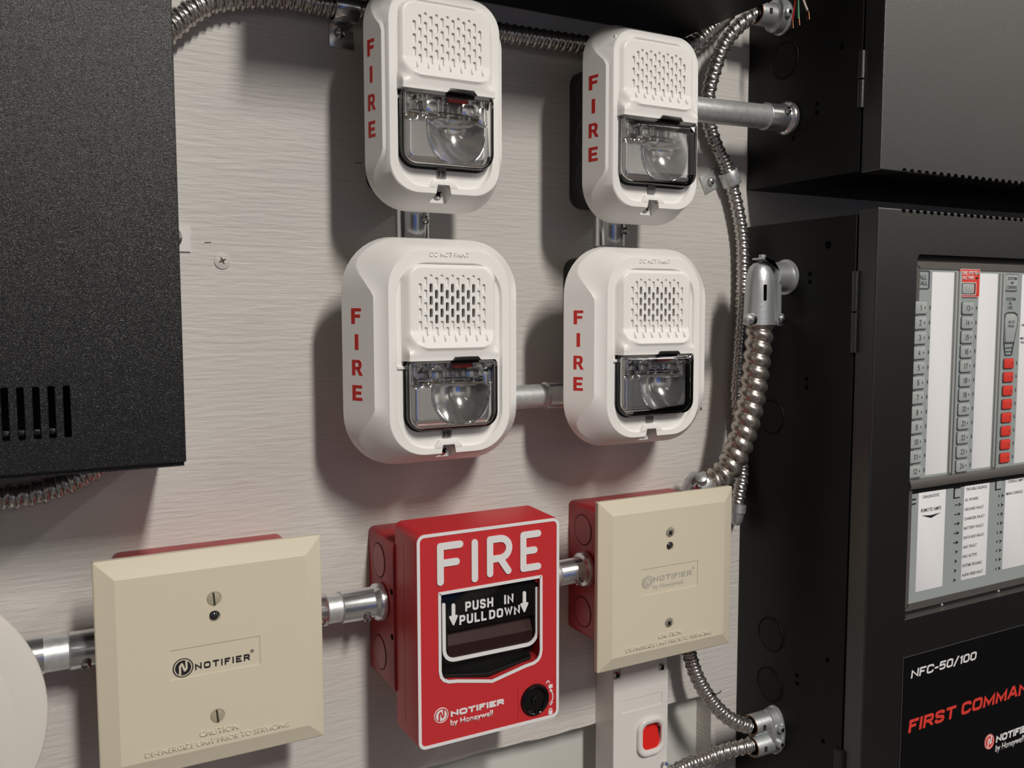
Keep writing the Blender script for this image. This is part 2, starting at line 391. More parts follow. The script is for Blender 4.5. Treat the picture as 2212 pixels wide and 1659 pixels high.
# plywood board 19 mm thick, with a cut-out below the red boxes
bot = []
x = -.30
while x < .5087:
    bot.append((x, -.3315+random.uniform(-.0006, .0006)+(.0010 if .28 < x < .33 else 0))); x += random.uniform(.006, .014)
top = [(-1.6, 1.4), (-1.6, -.3315)]+bot+[(.5087, -.3315), (2.4, -.3315), (2.4, 1.4)]
prism(bm, top, -.019, 0)
prism(bm, [(-1.6, -.3315), (-1.6, -1.5), (2.4, -1.5), (2.4, -.3315), (.5087, -.3315), (.5087, -.75), (-.30, -.75), (-.30, -.3315)], -.019, 0)
ply = struct('wall_front_board', bm, 'ply')
struct('wall_back', box(B(), -1.6, 2.4, -.06, -.0192, -1.5, 1.4), 'wall')
struct('floor', box(B(), -1.6, 2.4, -.06, 3.8, -1.55, -1.5), 'floor')
struct('ceiling', box(B(), -1.6, 2.4, -.06, 3.8, 1.4, 1.45), 'ceil')
struct('wall_left', box(B(), -1.65, -1.6, -.06, 3.8, -1.5, 1.4), 'room')
struct('wall_right', box(B(), 2.4, 2.45, -.06, 3.8, -1.5, 1.4), 'bright')
struct('wall_rear', box(B(), -1.65, 2.45, 3.8, 3.85, -1.5, 1.4), 'roomr')

for (xa, za, xb, zb_, w_) in ((.1938, .0985, .1985, .0983, .0005), (.4905, -.0790, .4920, -.0822, .0022), (.0965, .0425, .1000, .0428, .0006)):
    obj('paint_chip', stroke(B(), [(xa, za), (xb, zb_)], w_, -.0001, .00008, n=4), 'chip', ply, smooth=0)
# ================================================================== left black cabinet
t = thing('equipment_cabinet', 'black powder-coated steel cabinet with vertical vent slots, at the left edge of the photo', 'cabinet', V(-.2, 0, -.08))
cov = obj('cover', box(B(), -.55, .0690, .0875, .0900, -.0785, .60, bev=.0006), 'powder', t)
c = B()
for k in range(16):
    xx = .0141-k*.00665
    prism(c, rrect(xx-.00165, xx+.00165, -.0617, -.0360, .0007, 3), .08, .095)
cut(cov, c, 8)
b = B(); box(b, .0660, .0682, .005, .0876, -.0785, .60); box(b, -.55, .0682, .005, .0876, -.0808, -.0787)
box(b, -.55, .0665, .002, .005, -.08, .60); box(b, -.55, -.548, .005, .0876, -.08, .60)
obj('housing', b, 'powder', t)
for k in range(1, 16):
    xx = .0141-k*.00665
    obj('vent_tab', prism(B(), rrect(xx-.0017, xx+.0017, -.0600, -.0572, .0007, 3), .0855, .0872, .0004), 'powder', t)
obj('mounting_tab', box(B(), .060, .0878, .0, .0012, .0366, .0522), 'white_gloss', t)
scr = obj('screw', lathe(B(), [(0, .0062), (.0010, .0066), (.0014, .0052), (.0030, .0048), (.0045, .0022)], V(.0765, .0012, .0450), AX['p'], 28), 'screw', t)

# ================================================================== overhead black box
t = thing('overhead_enclosure', 'black steel enclosure overhead, only its dark underside showing above the strobes', 'cabinet', V(.3, 0, .2165))
obj('housing', box(B(), .135, .4665, .0005, .118, .2165, .50, bev=.0008), 'black_side', t)
obj('cover', box(B(), .134, .4675, .118, .1215, .2155, .50, bev=.0008), 'black_front', t)

# ================================================================== countersunk screw in the board
t = thing('board_screw', 'white painted countersunk screw in the board, right of the vented cabinet', 'screw', V(.1066, 0, .0314))
h = obj('screw_head', lathe(B(), [(-.003, .0025), (.0002, .0049), (.0007, .0049), (.0009, .0045)], V(.1066, 0, .0314), AX['p'], 28), 'ply', t)
b = B()
for a in (25, 115):
    a = math.radians(a); d = Vector((math.cos(a), math.sin(a))); q = Vector((-d.y, d.x))
    prism(b, [(.1066+d.x*s1*.0024+q.x*s2*.0006, .0317+d.y*s1*.0024+q.y*s2*.0006) for s1, s2 in ((1, -.5), (1, .5), (0, 1), (-1, .5), (-1, -.5), (0, -1))], .0001, .0010)
disc(b, .1066, .0317, .0011, .0001, .00102, 12)
obj('cross_recess', b, mat('rusty_recess', (.10, .08, .05), .7), h)

# ================================================================== right cabinets
def hinge(t, z0, z1, m='black_front'):
    zm = z0+(z1-z0)*.5
    for a, b_ in ((z0, zm-.0006), (zm+.0006, z1)):
        obj('hinge_knuckle', lathe(B(), [(0, .0026), (b_-a, .0026)], V(.5370, .1172, a), AX['z'], 14), m, t)
X0 = .5375
# ---- lower: amplifier / voice panel
t = thing('voice_control_panel', 'black wall cabinet with numbered grey keypad and white label strips, lower right', 'control panel', V(.75, 0, -.3))
body = obj('housing', box(B(), X0, 1.02, .0005, .1160, -.62, .0708, bev=.0008), 'black_side', t)
door = obj('door', box(B(), X0+.0005, 1.03, .1172, .1345, -.63, .0741, bev=.0010), 'black_front', t)
c = B()
for k in range(54):
    xx = .5650+k*.00785; disc(c, xx, .0730, .0023, .1, .14, 12, r2=.0019)
prism(c, rrect(.5818, .985, -.2365, .0418, .004, 4), .1250, .14)
cut(door, c, 8)
hinge(t, -.0310, .0290)
obj('latch', prism(B(), rrect(.5350, .5400, -.42, -.3380, .002, 4), .111, .1195, .001), 'black', t)
obj('display_tray', box(B(), .5819, .9845, .1252, .1290, -.2360, .0415), 'rubber', t)
# grey metal bezel and membrane
b = B(); frame(b, rrect(.5824, .975, -.2318, .0368, .004, 4), .0055, .1290, .1326)
obj('bezel', b, 'bezel', t)
mem = obj('membrane', box(B(), .5850, .972, .1290, .1318, -.2290, .0325), 'panel_grey', t)
# horizontal ledge
b = B(); loft(b, [[(xx, p, z) for p, z in ((.1315, -.1285), (.1345, -.1290), (.1360, -.1330), (.1355, -.1352), (.1315, -.1372))] for xx in (.5822, .974)])
obj('divider_ledge', b, 'bezel', t)
obj('ledge_gap', box(B(), .5822, .974, .1315, .1322, -.1400, -.1370), 'black', t)
PF = .1318
def kx(v): return v*(.577-PF)/(.577-.1345)
def bar(x0, x1, z0, z1, m, name, h=.0006): return obj(name, prism(B(), rrect(kx(x0), kx(x1), kx(z0), kx(z1), .0003, 2), PF-.0002, PF+h, .0002), m, t)
cols = [(.5992, .6248), (.6553, .6790), (.7105, .7345), (.766, .790), (.8215, .8455)]
for (a, b_) in cols: bar(a, b_, -.1262, .0290, 'paper', 'label_strip', .0003)
for (a, b_) in [(.6262, .6285), (.6806, .6830), (.7355, .738)]: bar(a, b_, -.1265, .0295, 'ink_grey', 'rail', .0014)
for (a, b_) in [(.6290, .6318), (.6835, .6862), (.739, .742)]: bar(a, b_, -.1265, .0295, 'panel_grey', 'rail', .0022)
lowc = [(.5927, .6248, -.2170, -.1388, .0), (.6475, .6793, -.2158, -.1380, .0), (.7006, .7330, -.2145, -.1368, 0), (.7540, .785, -.2135, -.136, 0)]
for (a, b_, z0, z1, _) in lowc: bar(a, b_, z0, z1, 'paper', 'label_strip', .0003)
def key(xc, zc, label, w_=.0142, h_=.0094, red=False):
    x0, x1, z0, z1 = kx(xc-w_/2), kx(xc+w_/2), kx(zc-h_/2), kx(zc+h_/2)
    k = obj('key', prism(B(), rrect(x0, x1, z0, z1, .0016, 3), PF-.0003, PF+.0011, .0004), 'panel_red' if red else 'panel_lt', t)
    b = B()
    f0 = rrect(x0-.0006, x1+.0002, z0-.0007, z1+.0002, .0018, 3); frame(b, f0, .0010, PF, PF+.0005)
    obj('key_outline', b, 'ink_dark', k)
    b = B()
    if label:
        xn = kx(xc-.0005); hw_ = .0011*len(label) if label != '1' else .0006; block(b, label, xn-hw_, xn+hw_, kx(zc-.0021), kx(zc+.0021), PF+.0011, PF+.00122, .15, .2, 0, .6)
    prism(b, [(x1-.0028, kx(zc+.0012)), (x1-.0034, kx(zc)), (x1-.0028, kx(zc-.0012)), (x1-.0022, kx(zc))], PF+.0011, PF+.00125)
    obj('key_number', b, 'ink_dark', k, smooth=0)
    b = B(); xa = kx(xc+.0112); prism(b, [(xa-.0004, kx(zc-.0017)), (xa+.0009, kx(zc)), (xa-.0004, kx(zc+.0017)), (xa-.0003, kx(zc))], PF, PF+.0003)
    obj('pointer', b, 'ink_dark', t, smooth=0)
for i in range(12):
    z = .0022-i*.01128
    key(.5868, z, str(i+1)); key(.6424, z-.0004, str(i+13))
for i in range(8):
    z = -.0429-i*.01105
    key(.6972, z, '', .0128, .0080, True)
# all-call and system control keys
b = B(); frame(b, rrect(kx(.578), kx(.5960), kx(.0160), kx(.0300), .0015, 3), .0007, PF, PF+.0005)
obj('key_outline', b, 'ink_dark', t)
def plab(txt, x0, x1, z0, z1, par=None, up=.0, bold=.01): obj('lettering', text(B(), txt, kx(x0), kx(x1), kx(z0), kx(z1), PF+up, PF+up+.00015, bold), 'ink_dark', par or t, smooth=0)
plab('ALL', .5840, .5930, .0232, .0264); plab('CALL', .5832, .5940, .0190, .0222)
sk = obj('key', prism(B(), rrect(kx(.6888), kx(.7042), kx(.0160), kx(.0285), .001, 3), PF-.0002, PF+.0006, .0003), 'panel_lt', t)
obj('key_outline', frame(B(), rrect(kx(.6881), kx(.7042), kx(.0153), kx(.0289), .001, 3), .0008, PF, PF+.0005), 'ink_dark', sk)
plab('SYSTEM', .6915, .7028, .0244, .0268, sk, .0006); plab('CONTROL', .6905, .7035, .0174, .0198, sk, .0006)
obj('indicator', disc(B(), kx(.6970), kx(.0222), .0016, PF, PF+.0009, 12, r2=.0009), 'ink_dark', sk)
plab('SYSTEM', .6910, .7030, .0078, .0104); plab('IN', .6950, .6980, .0045, .0070); plab('USE', .6935, .6995, .0010, .0036)
# microphone pictogram
mic = obj('key', prism(B(), [(kx(a), kx(z)) for a, z in ((.6915, -.0255), (.7020, -.0255), (.7060, -.0085), (.7050, -.0045), (.7015, -.0030), (.6940, -.0030), (.6905, -.0045), (.6895, -.0085))], PF, PF+.001, .0003), 'panel_lt', t)
b = B(); frame(b, [(kx(a), kx(z)) for a, z in ((.6920, -.0365), (.7010, -.0365), (.7072, -.0085), (.7060, -.0030), (.7020, -.0012), (.6935, -.0012), (.6895, -.0030), (.6880, -.0085), (.6890, -.0240))], .0009, PF, PF+.0006)
for z in (-.0268, -.0305, -.0335): box(b, kx(.6912), kx(.7022), PF, PF+.0005, kx(z), kx(z)+.0006)
obj('pictogram', b, 'ink_dark', mic, smooth=0)
plab('OK TO', .6935, .7020, -.0105, -.0083, mic, .001); plab('PAGE', .6935, .7010, -.0137, -.0115, mic, .001)
plab('OK TO PAGE', .7120, .7290, -.0130, -.0110, None, .0003); plab('MICROPHONE', .7115, .7310, -.0238, -.0218, None, .0003); plab('TROUBLE', .7115, .7260, -.0272, -.0252, None, .0003)
# fire system active key
k = obj('fire_key_frame', prism(B(), rrect(kx(.6306), kx(.6550), kx(.0104), kx(.0320), .0014, 4), PF, PF+.0010, .0003), 'panel_red', t)
b = B(); frame(b, rrect(kx(.6306), kx(.6550), kx(.0104), kx(.0320), .0014, 4), .0003, PF+.0009, PF+.0011)
frame(b, rrect(kx(.6322), kx(.6505), kx(.0118), kx(.0218), .0014, 4), .0007, PF+.0009, PF+.0013)
block(b, 'FIRE', kx(.6322), kx(.6394), kx(.0276), kx(.0304), PF+.001, PF+.0012, .2, .2, 0, .5); text(b, 'SYSTEM', kx(.6408), kx(.6535), kx(.0276), kx(.0304), PF+.001, PF+.0012, .03); text(b, 'ACTIVE', kx(.6335), kx(.6475), kx(.0238), kx(.0266), PF+.001, PF+.0012, .03)
obj('key_lettering', b, 'print_white', k, smooth=0)
obj('key_cap', prism(B(), rrect(kx(.6334), kx(.6478), kx(.0128), kx(.0208), .0012, 4), PF, PF+.0016, .0004), 'panel_lt', k)
b = B(); frame(b, rrect(kx(.6329), kx(.6496), kx(.0124), kx(.0213), .0014, 4), .0006, PF+.001, PF+.0014); disc(b, kx(.6512), kx(.0252), .0014, PF+.001, PF+.0014, 12, r2=.0007)
obj('key_outline', b, 'ink', k)
# lower block lettering and pointers
def lab(txt, x0, x1, z, h_=.0024, bold=.01): obj('lettering', text(B(), txt, kx(x0), kx(x1), kx(z), kx(z+h_), PF+.0003, PF+.0004, bold), 'ink_dark', t, smooth=0)
lab('DIAGNOSTIC', .5975, .6170, -.1440); lab('REMOTE AMPS', .5958, .6195, -.1547, .0028)
obj('pointer', prism(B(), [(kx(.5970), kx(-.1572)), (kx(.6080), kx(-.1602)), (kx(.6190), kx(-.1572)), (kx(.6080), kx(-.1580))], PF+.0003, PF+.0005), 'ink', t, smooth=0)
lab('TROUBLE SILENCE', .6495, .6760, -.1432)
names = ['AC POWER', 'GROUND FAULT', 'CHARGER FAULT', 'BATTERY FAULT', 'DATA BUS FAULT', 'NAC FAULT', 'NAC ACTIVE', 'SYSTEM TROUBLE', 'AUDIO RISER FAULT']
wids = [.0168, .0242, .0258, .0250, .0262, .0172, .0178, .0246, .0268]
for i, q_ in enumerate(names): lab(q_, .6486, .6486+wids[i], -.1517-i*.00765)
lab('CONSOLE LAMP TEST', .7030, .7300, -.1420); lab('MAIN CONSOLE', .7020, .7240, -.1520)
def arrow(x, z, s_=.0015):
    obj('pointer', prism(B(), [(kx(x)-s_, kx(z)-s_), (kx(x)+s_*1.3, kx(z)), (kx(x)-s_, kx(z)+s_), (kx(x)-s_*.3, kx(z))], PF, PF+.0003), 'ink', t, smooth=0)
for i in range(9):
    arrow(.6425-.0004*i*.9, -.1533-i*.00762)
    if i < 5: obj('dash', box(B(), kx(.6366), kx(.6404), PF, PF+.0003, kx(-.1536-i*.00762), kx(-.1530-i*.00762)), 'ink', t, smooth=0)
for i in range(9):
    arrow(.6972, -.1518-i*.00762); obj('dash', prism(B(), [(kx(.6925)+a, kx(-.1518-i*.00762)+z) for a, z in ((0, -.0011), (.0007, -.0002), (.0004, .0011), (-.0004, .0008))], PF, PF+.0003), 'ink', t, smooth=0)
for i in range(9): arrow(.5845, -.166-i*.0076, .0010)
for xa, z in ((.6345, -.1435), (.6872, -.1420)):
    x_, z_ = kx(xa), kx(z); ko = obj('key', prism(B(), rrect(x_+.0004, x_+.0080, z_-.0038, z_+.0038, .0008, 3), PF-.0002, PF+.0004), 'panel_lt', t)
    b = B(); box(b, x_, x_+.0011, PF, PF+.0005, z_-.0043, z_+.0043); box(b, x_, x_+.0080, PF, PF+.0005, z_+.0034, z_+.0043); box(b, x_, x_+.0074, PF, PF+.0005, z_-.0043, z_-.0035)
    obj('key_outline', b, 'ink', ko, smooth=0)
for z in (-.144, -.1475): obj('dash', box(B(), kx(.584), kx(.5895), PF, PF+.0005, kx(z), kx(z)+.0009), 'ink', t, smooth=0)
for (xx, zz) in ((.6325, -.2345), (.7055, -.2345), (.7785, -.2345)):
    obj('rivet', lathe(B(), [(0, .0016), (.0012, .0014), (.0020, .0006)], V(xx, .1285, zz), AX['p'], 14), 'cast', t)
obj('lower_trim', box(B(), .5812, .985, .1290, .1350, -.2370, -.2363), 'bezel', t)
# overlay with the product lettering
ov = obj('overlay', prism(B(), rrect(.5812, .985, -.52, -.2668, .001, 3), .1344, .1348), 'sticker', t)
b = B(); frame(b, rrect(.5812, .985, -.52, -.2668, .001, 3), .0005, .1346, .13488)
obj('overlay_border', b, 'bezel', ov)
PO = .1348
obj('model_lettering', block(B(), 'NFC-50/100', .5909, .6720, -.2853, -.2784, PO, PO+.00015, .20, .14, .12, 1.0), 'print_white', ov, smooth=0)
obj('maker_lettering', block(B(), 'NOTIFIER', .7026, .7530, -.3640, -.3578, PO, PO+.00015, .27, .12, .12, 1.05), 'print_white', ov, smooth=0)
obj('byline_lettering', text(B(), 'by Honeywell', .7022, .7420, -.3738, -.3662, PO, PO+.00015, bold=.005, shear=.2), 'print_white', ov, smooth=0)
obj('title_lettering', block(B(), 'FIRST COMMAND', .5900, .7590, -.3292, -.3189, PO, PO+.00015, .23, .14, .12, .95), 'panel_red', ov, smooth=0)
def nlogo(parent, x, z, r, p, fg, bg, ringonly=True):
    b = B(); disc(b, x, z, r, p, p+.00015, 40); obj('logo_disc', b, bg, parent)
    b = B(); torus(b, V(x, p+.0001, z), AX['p'], r*.93, r*.07, 40, 4)
    # filled disc in the mark's colour with an open N
    disc(b, x, z, r*.76, p, p+.00026, 36)
    obj('logo_mark', b, fg, parent)
    b = B(); w_ = r*.20
    for a in ([(-.30, -.62), (-.30, .18)], [(-.30, .18), (-.10, .42)], [(-.10, .42), (.14, -.30)], [(.14, -.30), (.32, -.12)], [(.32, -.12), (.32, .62)]):
        stroke(b, [(x+a[0][0]*r, z+a[0][1]*r), (x+a[1][0]*r, z+a[1][1]*r)], w_, p, p+.00036, n=4)
    obj('logo_letter', b, bg, parent)
nlogo(ov, .6937, -.3608, .0066, PO, 'panel_red', 'print_white')
# screw holes and knock-outs on the left side
def side_disc(tt, p, z, r, name, m, h=.0003, rp=None):
    obj(name, lathe(B(), [(0, r), (h, r)], Vector((X0+.0002, -p, z)), (-1, 0, 0), 20), m, tt)
def side_knock(tt, p, z, r):
    k = obj('knockout', lathe(B(), [(0, r), (.0005, r*.97)], Vector((X0+.0002, -p, z)), (-1, 0, 0), 32), 'black_side', tt)
    obj('knockout_groove', torus(B(), Vector((X0, -p, z)), (1, 0, 0), r*1.05, .0007, 36, 6), 'knob', k)
import_pts = [(.0727, .0288), (.0727, .0225), (.0720, -.0535), (.0720, -.0603), (.0697, -.2960), (.0703, -.3025), (.1005, -.2720), (.0985, -.3390), (.062, -.395)]
for (p, z) in import_pts: side_disc(t, p, z, .0019, 'screw_hole', 'hole')
for (p, z) in ((.0398, -.2713), (.0394, -.3149), (.0345, -.0876)): side_knock(t, p, z, .0135)
side_disc(t, .090, .050, .0030, 'screw_hole', 'hole')
# ---- upper cabinet
t = thing('upper_control_cabinet', 'plain black wall cabinet with grey sheen, upper right above the keypad cabinet', 'cabinet', V(.75, 0, .1015))
obj('housing', box(B(), X0, 1.02, .0005, .1165, .1015, .72, bev=.0008), 'black_side', t)
door = obj('door', box(B(), X0+.0005, 1.03, .1178, .1348, .1000, .73, bev=.0012), 'black_front', t)
c = B()
for k in range(50):
    xx = .5639+k*.00830; disc(c, xx, .1010, .0026, .1, .14, 12, r2=.0024)
cut(door, c, 8)
hinge(t, .1470, .1870)
for (p, z) in ((.0755, .1580), (.0755, .1515), (.0520, .1360), (.0790, .2360), (.0785, .2430), (.0980, .1950)): side_disc(t, p, z, .0019, 'screw_hole', 'hole')
side_knock(t, .0407, .1992, .0135)

# ================================================================== horn strobes
def dx_edge(x_, hw): return hw-abs(x_)
def side_letters(bm, cx, w2, pb, sx, sp, zs, hgt, s0, s1, sign):
    """FIRE, one letter under another, on the sloping side"""
    def P(s, z, off=.00012): # s along the slope
        xx = -w2+sx*s; pp = pb+sp*s; n = Vector((-sp, sx)).normalized()
        return (cx+sign*(xx+n.x*off), pp+n.y*off, z)
    def poly(pts):
        a = [bm.verts.new(V(*P(s, z, .00020))) for s, z in pts]; b = [bm.verts.new(V(*P(s, z, -.0002))) for s, z in pts]
        try: bm.faces.new(a)
        except ValueError: return
        for i in range(len(pts)):
            j = (i+1) % len(pts); bm.faces.new((a[i], a[j], b[j], b[i]))
    W = s1-s0
    G = {'F': [[(0, 0), (.36, 0), (.36, 1), (0, 1)], [(.36, .80), (1, .80), (1, 1), (.36, 1)], [(.36, .40), (.90, .40), (.90, .60), (.36, .60)]],
         'I': [[(.32, 0), (.68, 0), (.68, 1), (.32, 1)]],
         'R': [[(0, 0), (.32, 0), (.32, 1), (0, 1)], [(.32, .82), (.75, .82), (.75, 1), (.32, 1)], [(.32, .38), (.75, .38), (.75, .56), (.32, .56)],
               [(.66, .42), (.80, .40), (.93, .52), (.98, .70), (.93, .88), (.75, 1), (.66, .95)], [(.45, .40), (.76, .40), (1.08, 0), (.74, 0)]],
         'E': [[(0, 0), (.34, 0), (.34, 1), (0, 1)], [(.34, .80), (.98, .80), (.98, 1), (.34, 1)], [(.34, .40), (.90, .40), (.90, .60), (.34, .60)], [(.34, 0), (1, 0), (1, .20), (.34, .20)]]}
    for L, zc in zip('FIRE', zs):
        for q in G[L]:
            pts = [((s0+W*(a if sign > 0 else 1-a)), zc-hgt/2+hgt*b) for a, b in q]
            poly(pts)
def horn_strobe(label, cx, zc, pb, p1, w2, h2, rw, rh, cornr, compact, zs, s0, s1, hw, facew, lensw, black_slots, tabtxt, z_scale=1.0):
    """cx, zc centre; w2/h2 half back outline; rw/rh half rim outline"""
    t = thing('horn_strobe', label, 'fire alarm', V(cx, 0, zc-h2), 'white wall-mount horn strobes')
    N = 10
    def RR(a, b_, r, rb=None): return rrect(-a, a, -b_, b_, r, N)
    back = RR(w2, h2, cornr); rim = RR(rw, rh, cornr*.70)
    def sm(a): a = max(0, min(1, a)); return a*a*(3-2*a)
    # resample: straight runs need extra points so that the side ridge can follow z
    def dense(o):
        out = []; n = len(o)
        for i in range(n):
            a = o[i]; b_ = o[(i+1) % n]; L = max(abs(a[0]-b_[0]), abs(a[1]-b_[1]))
            m = 22 if (i % (N+1)) == N else 1
            for k in range(m): out.append((a[0]+(b_[0]-a[0])*k/m, a[1]+(b_[1]-a[1])*k/m))
        return out
    back = dense(back); rim = dense(rim)
    zin = rh*.56; zout = rh*.86
    def mid(extra=0.0):
        r = []
        for (bx_, bz), (rx_, rz) in zip(back, rim):
            side = sm((abs(rx_)-rw*.80)/(rw*.18))
            m = side*(1-sm((abs(rz)-zin)/(zout-zin)))
            tx = .10+(SX-.10)*m; tp = .20+(SP-.20)*m
            x_ = bx_+(rx_-bx_)*tx; z_ = bz+(rz-bz)*(.10*(1-m)+.0*m)
            r.append((cx+x_, pb+(p1-pb)*tp, zc+z_))
        return r
    SX, SP = (.62, .84)
    def R3(o, p, s=1): return [(cx+a, p, zc+b_) for a, b_ in o]
    r0 = R3([(a*.985, b_*.985) for a, b_ in back], pb-.0012); r1 = R3(back, pb)
    r2 = mid()
    def lerp(A, B_, f): return [tuple(u+(v-u)*f for u, v in zip(a, b_)) for a, b_ in zip(A, B_)]
    rimo = R3(rim, p1-.0006)
    r25 = lerp(r2, rimo, .5); r25 = [(a[0]+(cx-a[0])*.010, a[1]-.0006, a[2]) for a in r25]
    rimi = R3([(a*(rw-.0006)/rw, b_*(rh-.0006)/rh) for a, b_ in rim], p1)
    iw, ih = rw-.0055, rh-.0040
    it = rh-(.0048 if compact else .0078)
    fz = lambda b_, d_=0: b_*((it-d_) if b_ > 0 else (ih-d_))/rh
    inn = R3([(a*iw/rw, fz(b_)) for a, b_ in rim], p1)
    inn2 = R3([(a*(iw-.0010)/rw, fz(b_, .001)) for a, b_ in rim], p1-.0022)
    bm = loft(B(), [r0, r1, lerp(r1, r2, .04), lerp(r1, r2, .95), r2, lerp(r2, r25, .12), r25, rimo, rimi, inn, inn2])
    bodyo = obj('housing', bm, 'white', t, smooth=28)
    # notch with the fixing screw at the bottom of the rim
    nx = cx-.0018; zb = zc-rh
    lz0_ = zc-rh+.0152; lz1_ = zc+(.0008 if compact else -.0045)+.0010
    NP = [(nx-.0066, zb-.008), (nx-.0040, zb+.0058), (nx+.0038, zb+.0058), (nx+.0064, zb-.008)]
    boss = prism(B(), [(nx-.0100, zb+.0036), (nx-.0066, zb+.0088), (nx+.0066, zb+.0088), (nx+.0100, zb+.0036)][::-1], p1-.004, p1, .0003)
    bo = obj('screw_boss', boss, 'white', t)
    c = B(); prism(c, NP, p1-.0095, p1+.01); c2 = B(); prism(c2, NP, p1-.0095, p1+.01)
    DISH = (cx+.0062, lz0_+(lz1_-lz0_)*.54)
    disc(c, DISH[0], DISH[1], .0200, p1-.0165, p1+.003, 36, r2=(lz1_-lz0_)*.50+.0004)
    cut(bodyo, c, 28); cut(bo, c2)
    screw_head('screw', nx-.0006, zb+.0012, .0032, p1-.0098, 'screw', t, 'cross', .0026, 35)
    # horn block: height field
    top = zc+rh-(.0052 if compact else .0088); botz = zc+(.0008 if compact else -.0045)
    zb_, zf = botz-.0, botz+.0068                     # brow region
    nxg, nzg = 60, 76; g = []
    bendz = botz+.0190
    for j in range(nzg+1):
        z = botz+(top-botz)*j/nzg; row = []
        for i in range(nxg+1):
            xx = -hw+2*hw*i/nxg
            def sdr(x_, z_, hx, z0_, z1_, rt_, rb_):     # signed distance, positive inside a rounded rectangle
                zc_ = (z0_+z1_)/2; r_ = rt_ if z_ > zc_ else rb_
                qx = abs(x_)-hx+r_; qz = abs(z_-zc_)-(z1_-z0_)/2+r_
                return -(math.hypot(max(qx, 0), max(qz, 0))+min(max(qx, qz), 0)-r_)
            de = sdr(xx, z, hw, botz-.02, top, .0095, .001)
            df = sdr(xx, z, facew, zf, top-.0016, .0080, .0125)
            fl = sm((bendz-z)/(bendz-zf))
            Hf = .0028+.0060*fl
            if True:
                do = max(-df, 0); tt = sm(de/(de+do+1e-6)); low = sm((zf+.006-z)/.010)
                Hs = (Hf-.0006)*tt
                Hb = .0028+.0060-.0010-.0008*sm((zf-z)/.006)
                Ho = Hs*(1-low)+Hb*low*sm(dx_edge(xx, hw)/.0016)
                body_h = Ho+(Hf+.0003-Ho)*sm((df+.0008)/.0016)
            row.append((cx+xx, p1-.0022+max(body_h, 0)+.0012*sm((de+.0001)/.0006), z))
        g.append(row)
    bm = B(); G = [[bm.verts.new(V(*q)) for q in row] for row in g]
    K = [[bm.verts.new(V(q[0], p1-.004, q[2])) for q in row] for row in g]
    for j in range(nzg):
        for i in range(nxg):
            bm.faces.new((G[j][i], G[j][i+1], G[j+1][i+1], G[j+1][i])); bm.faces.new((K[j][i], K[j+1][i], K[j+1][i+1], K[j][i+1]))
    for i in range(nxg):
        bm.faces.new((G[0][i], K[0][i], K[0][i+1], G[0][i+1])); bm.faces.new((G[nzg][i], G[nzg][i+1], K[nzg][i+1], K[nzg][i]))
    for j in range(nzg):
        bm.faces.new((G[j][0], G[j+1][0], K[j+1][0], K[j][0])); bm.faces.new((G[j][nxg], K[j][nxg], K[j+1][nxg], G[j+1][nxg]))
    hb = obj('horn_grille', bm, 'white', t, smooth=30)
    # slots: staggered columns
    c = B(); pf = p1-.0022+.0026+.0012
    colsx = [-.0213+k*.00355 for k in range(13)]
    ztop = top-(.0118 if compact else .0109); pitch = .00750
    slots = []
    for k, sx_ in enumerate(colsx):
        for r in range(6):
            z = ztop-r*pitch-(.0 if k % 2 else pitch/2)
            if k in (0, 12) and r > 4: continue
            if z-.003 < botz+.0105: continue
            if k % 2 and r == 0 and True:
                pass
            dd = .0012
            blk = black_slots and 2 <= k <= 10 and z < ztop-.003 and z > ztop-.0241
            slots.append((sx_+.0004, z, blk))
            hh = pf+sm((bendz-z)/(bendz-zf))*.0062
            prism(c, rrect(cx+sx_-.0006, cx+sx_+.0014, z-.0027, z+.0027, .0006, 2), (p1-.0035 if blk else hh-.0009), hh+.006)
    for k, sx_ in enumerate(colsx):   # short row of round dimples along the top edge
        if k % 2 == 0 and 0 < k < 12: disc(c, cx+sx_+.0004, ztop+.0035, .0010, pf-.0008, pf+.004, 10)
    cut(hb, c)
    if black_slots:
        obj('speaker_screen', box(B(), cx-.0175, cx+.0175, p1-.0036, p1-.0010, bendz+.001, ztop+.003), 'hole', t)
    # brow lip catch above the lens
    obj('brow_clip', prism(B(), [(cx-.0020, botz-.0002), (cx-.0000, botz+.0022), (cx+.0150, botz+.0022), (cx+.0172, botz-.0002)][::-1], p1-.001, p1+.0078, .0003), 'black', t)
    obj('shoulder', prism(B(), rrect(cx-hw-.0028, cx+hw+.0016, botz-.0050, botz-.0030, .0004, 2), p1-.003, p1-.0008, .0003), 'white', t)
    # lens well
    lz0, lz1 = zc-rh+.0152, botz+.0010
    L0 = rrect(cx-lensw, cx+lensw, lz0, lz1, .0100, 7, rt=.004)
    obj('lens_gasket', frame(B(), inset(L0, -.0006), .0017, p1-.0024, p1-.0014), 'rubber', t)
    # reflector: height field inside the lens
    bm = B(); nx_, nz_ = 60, 50; H = []
    ux, uz = .0062, lz0+(lz1-lz0)*.54; ax_, az_ = .0195, (lz1-lz0)*.50
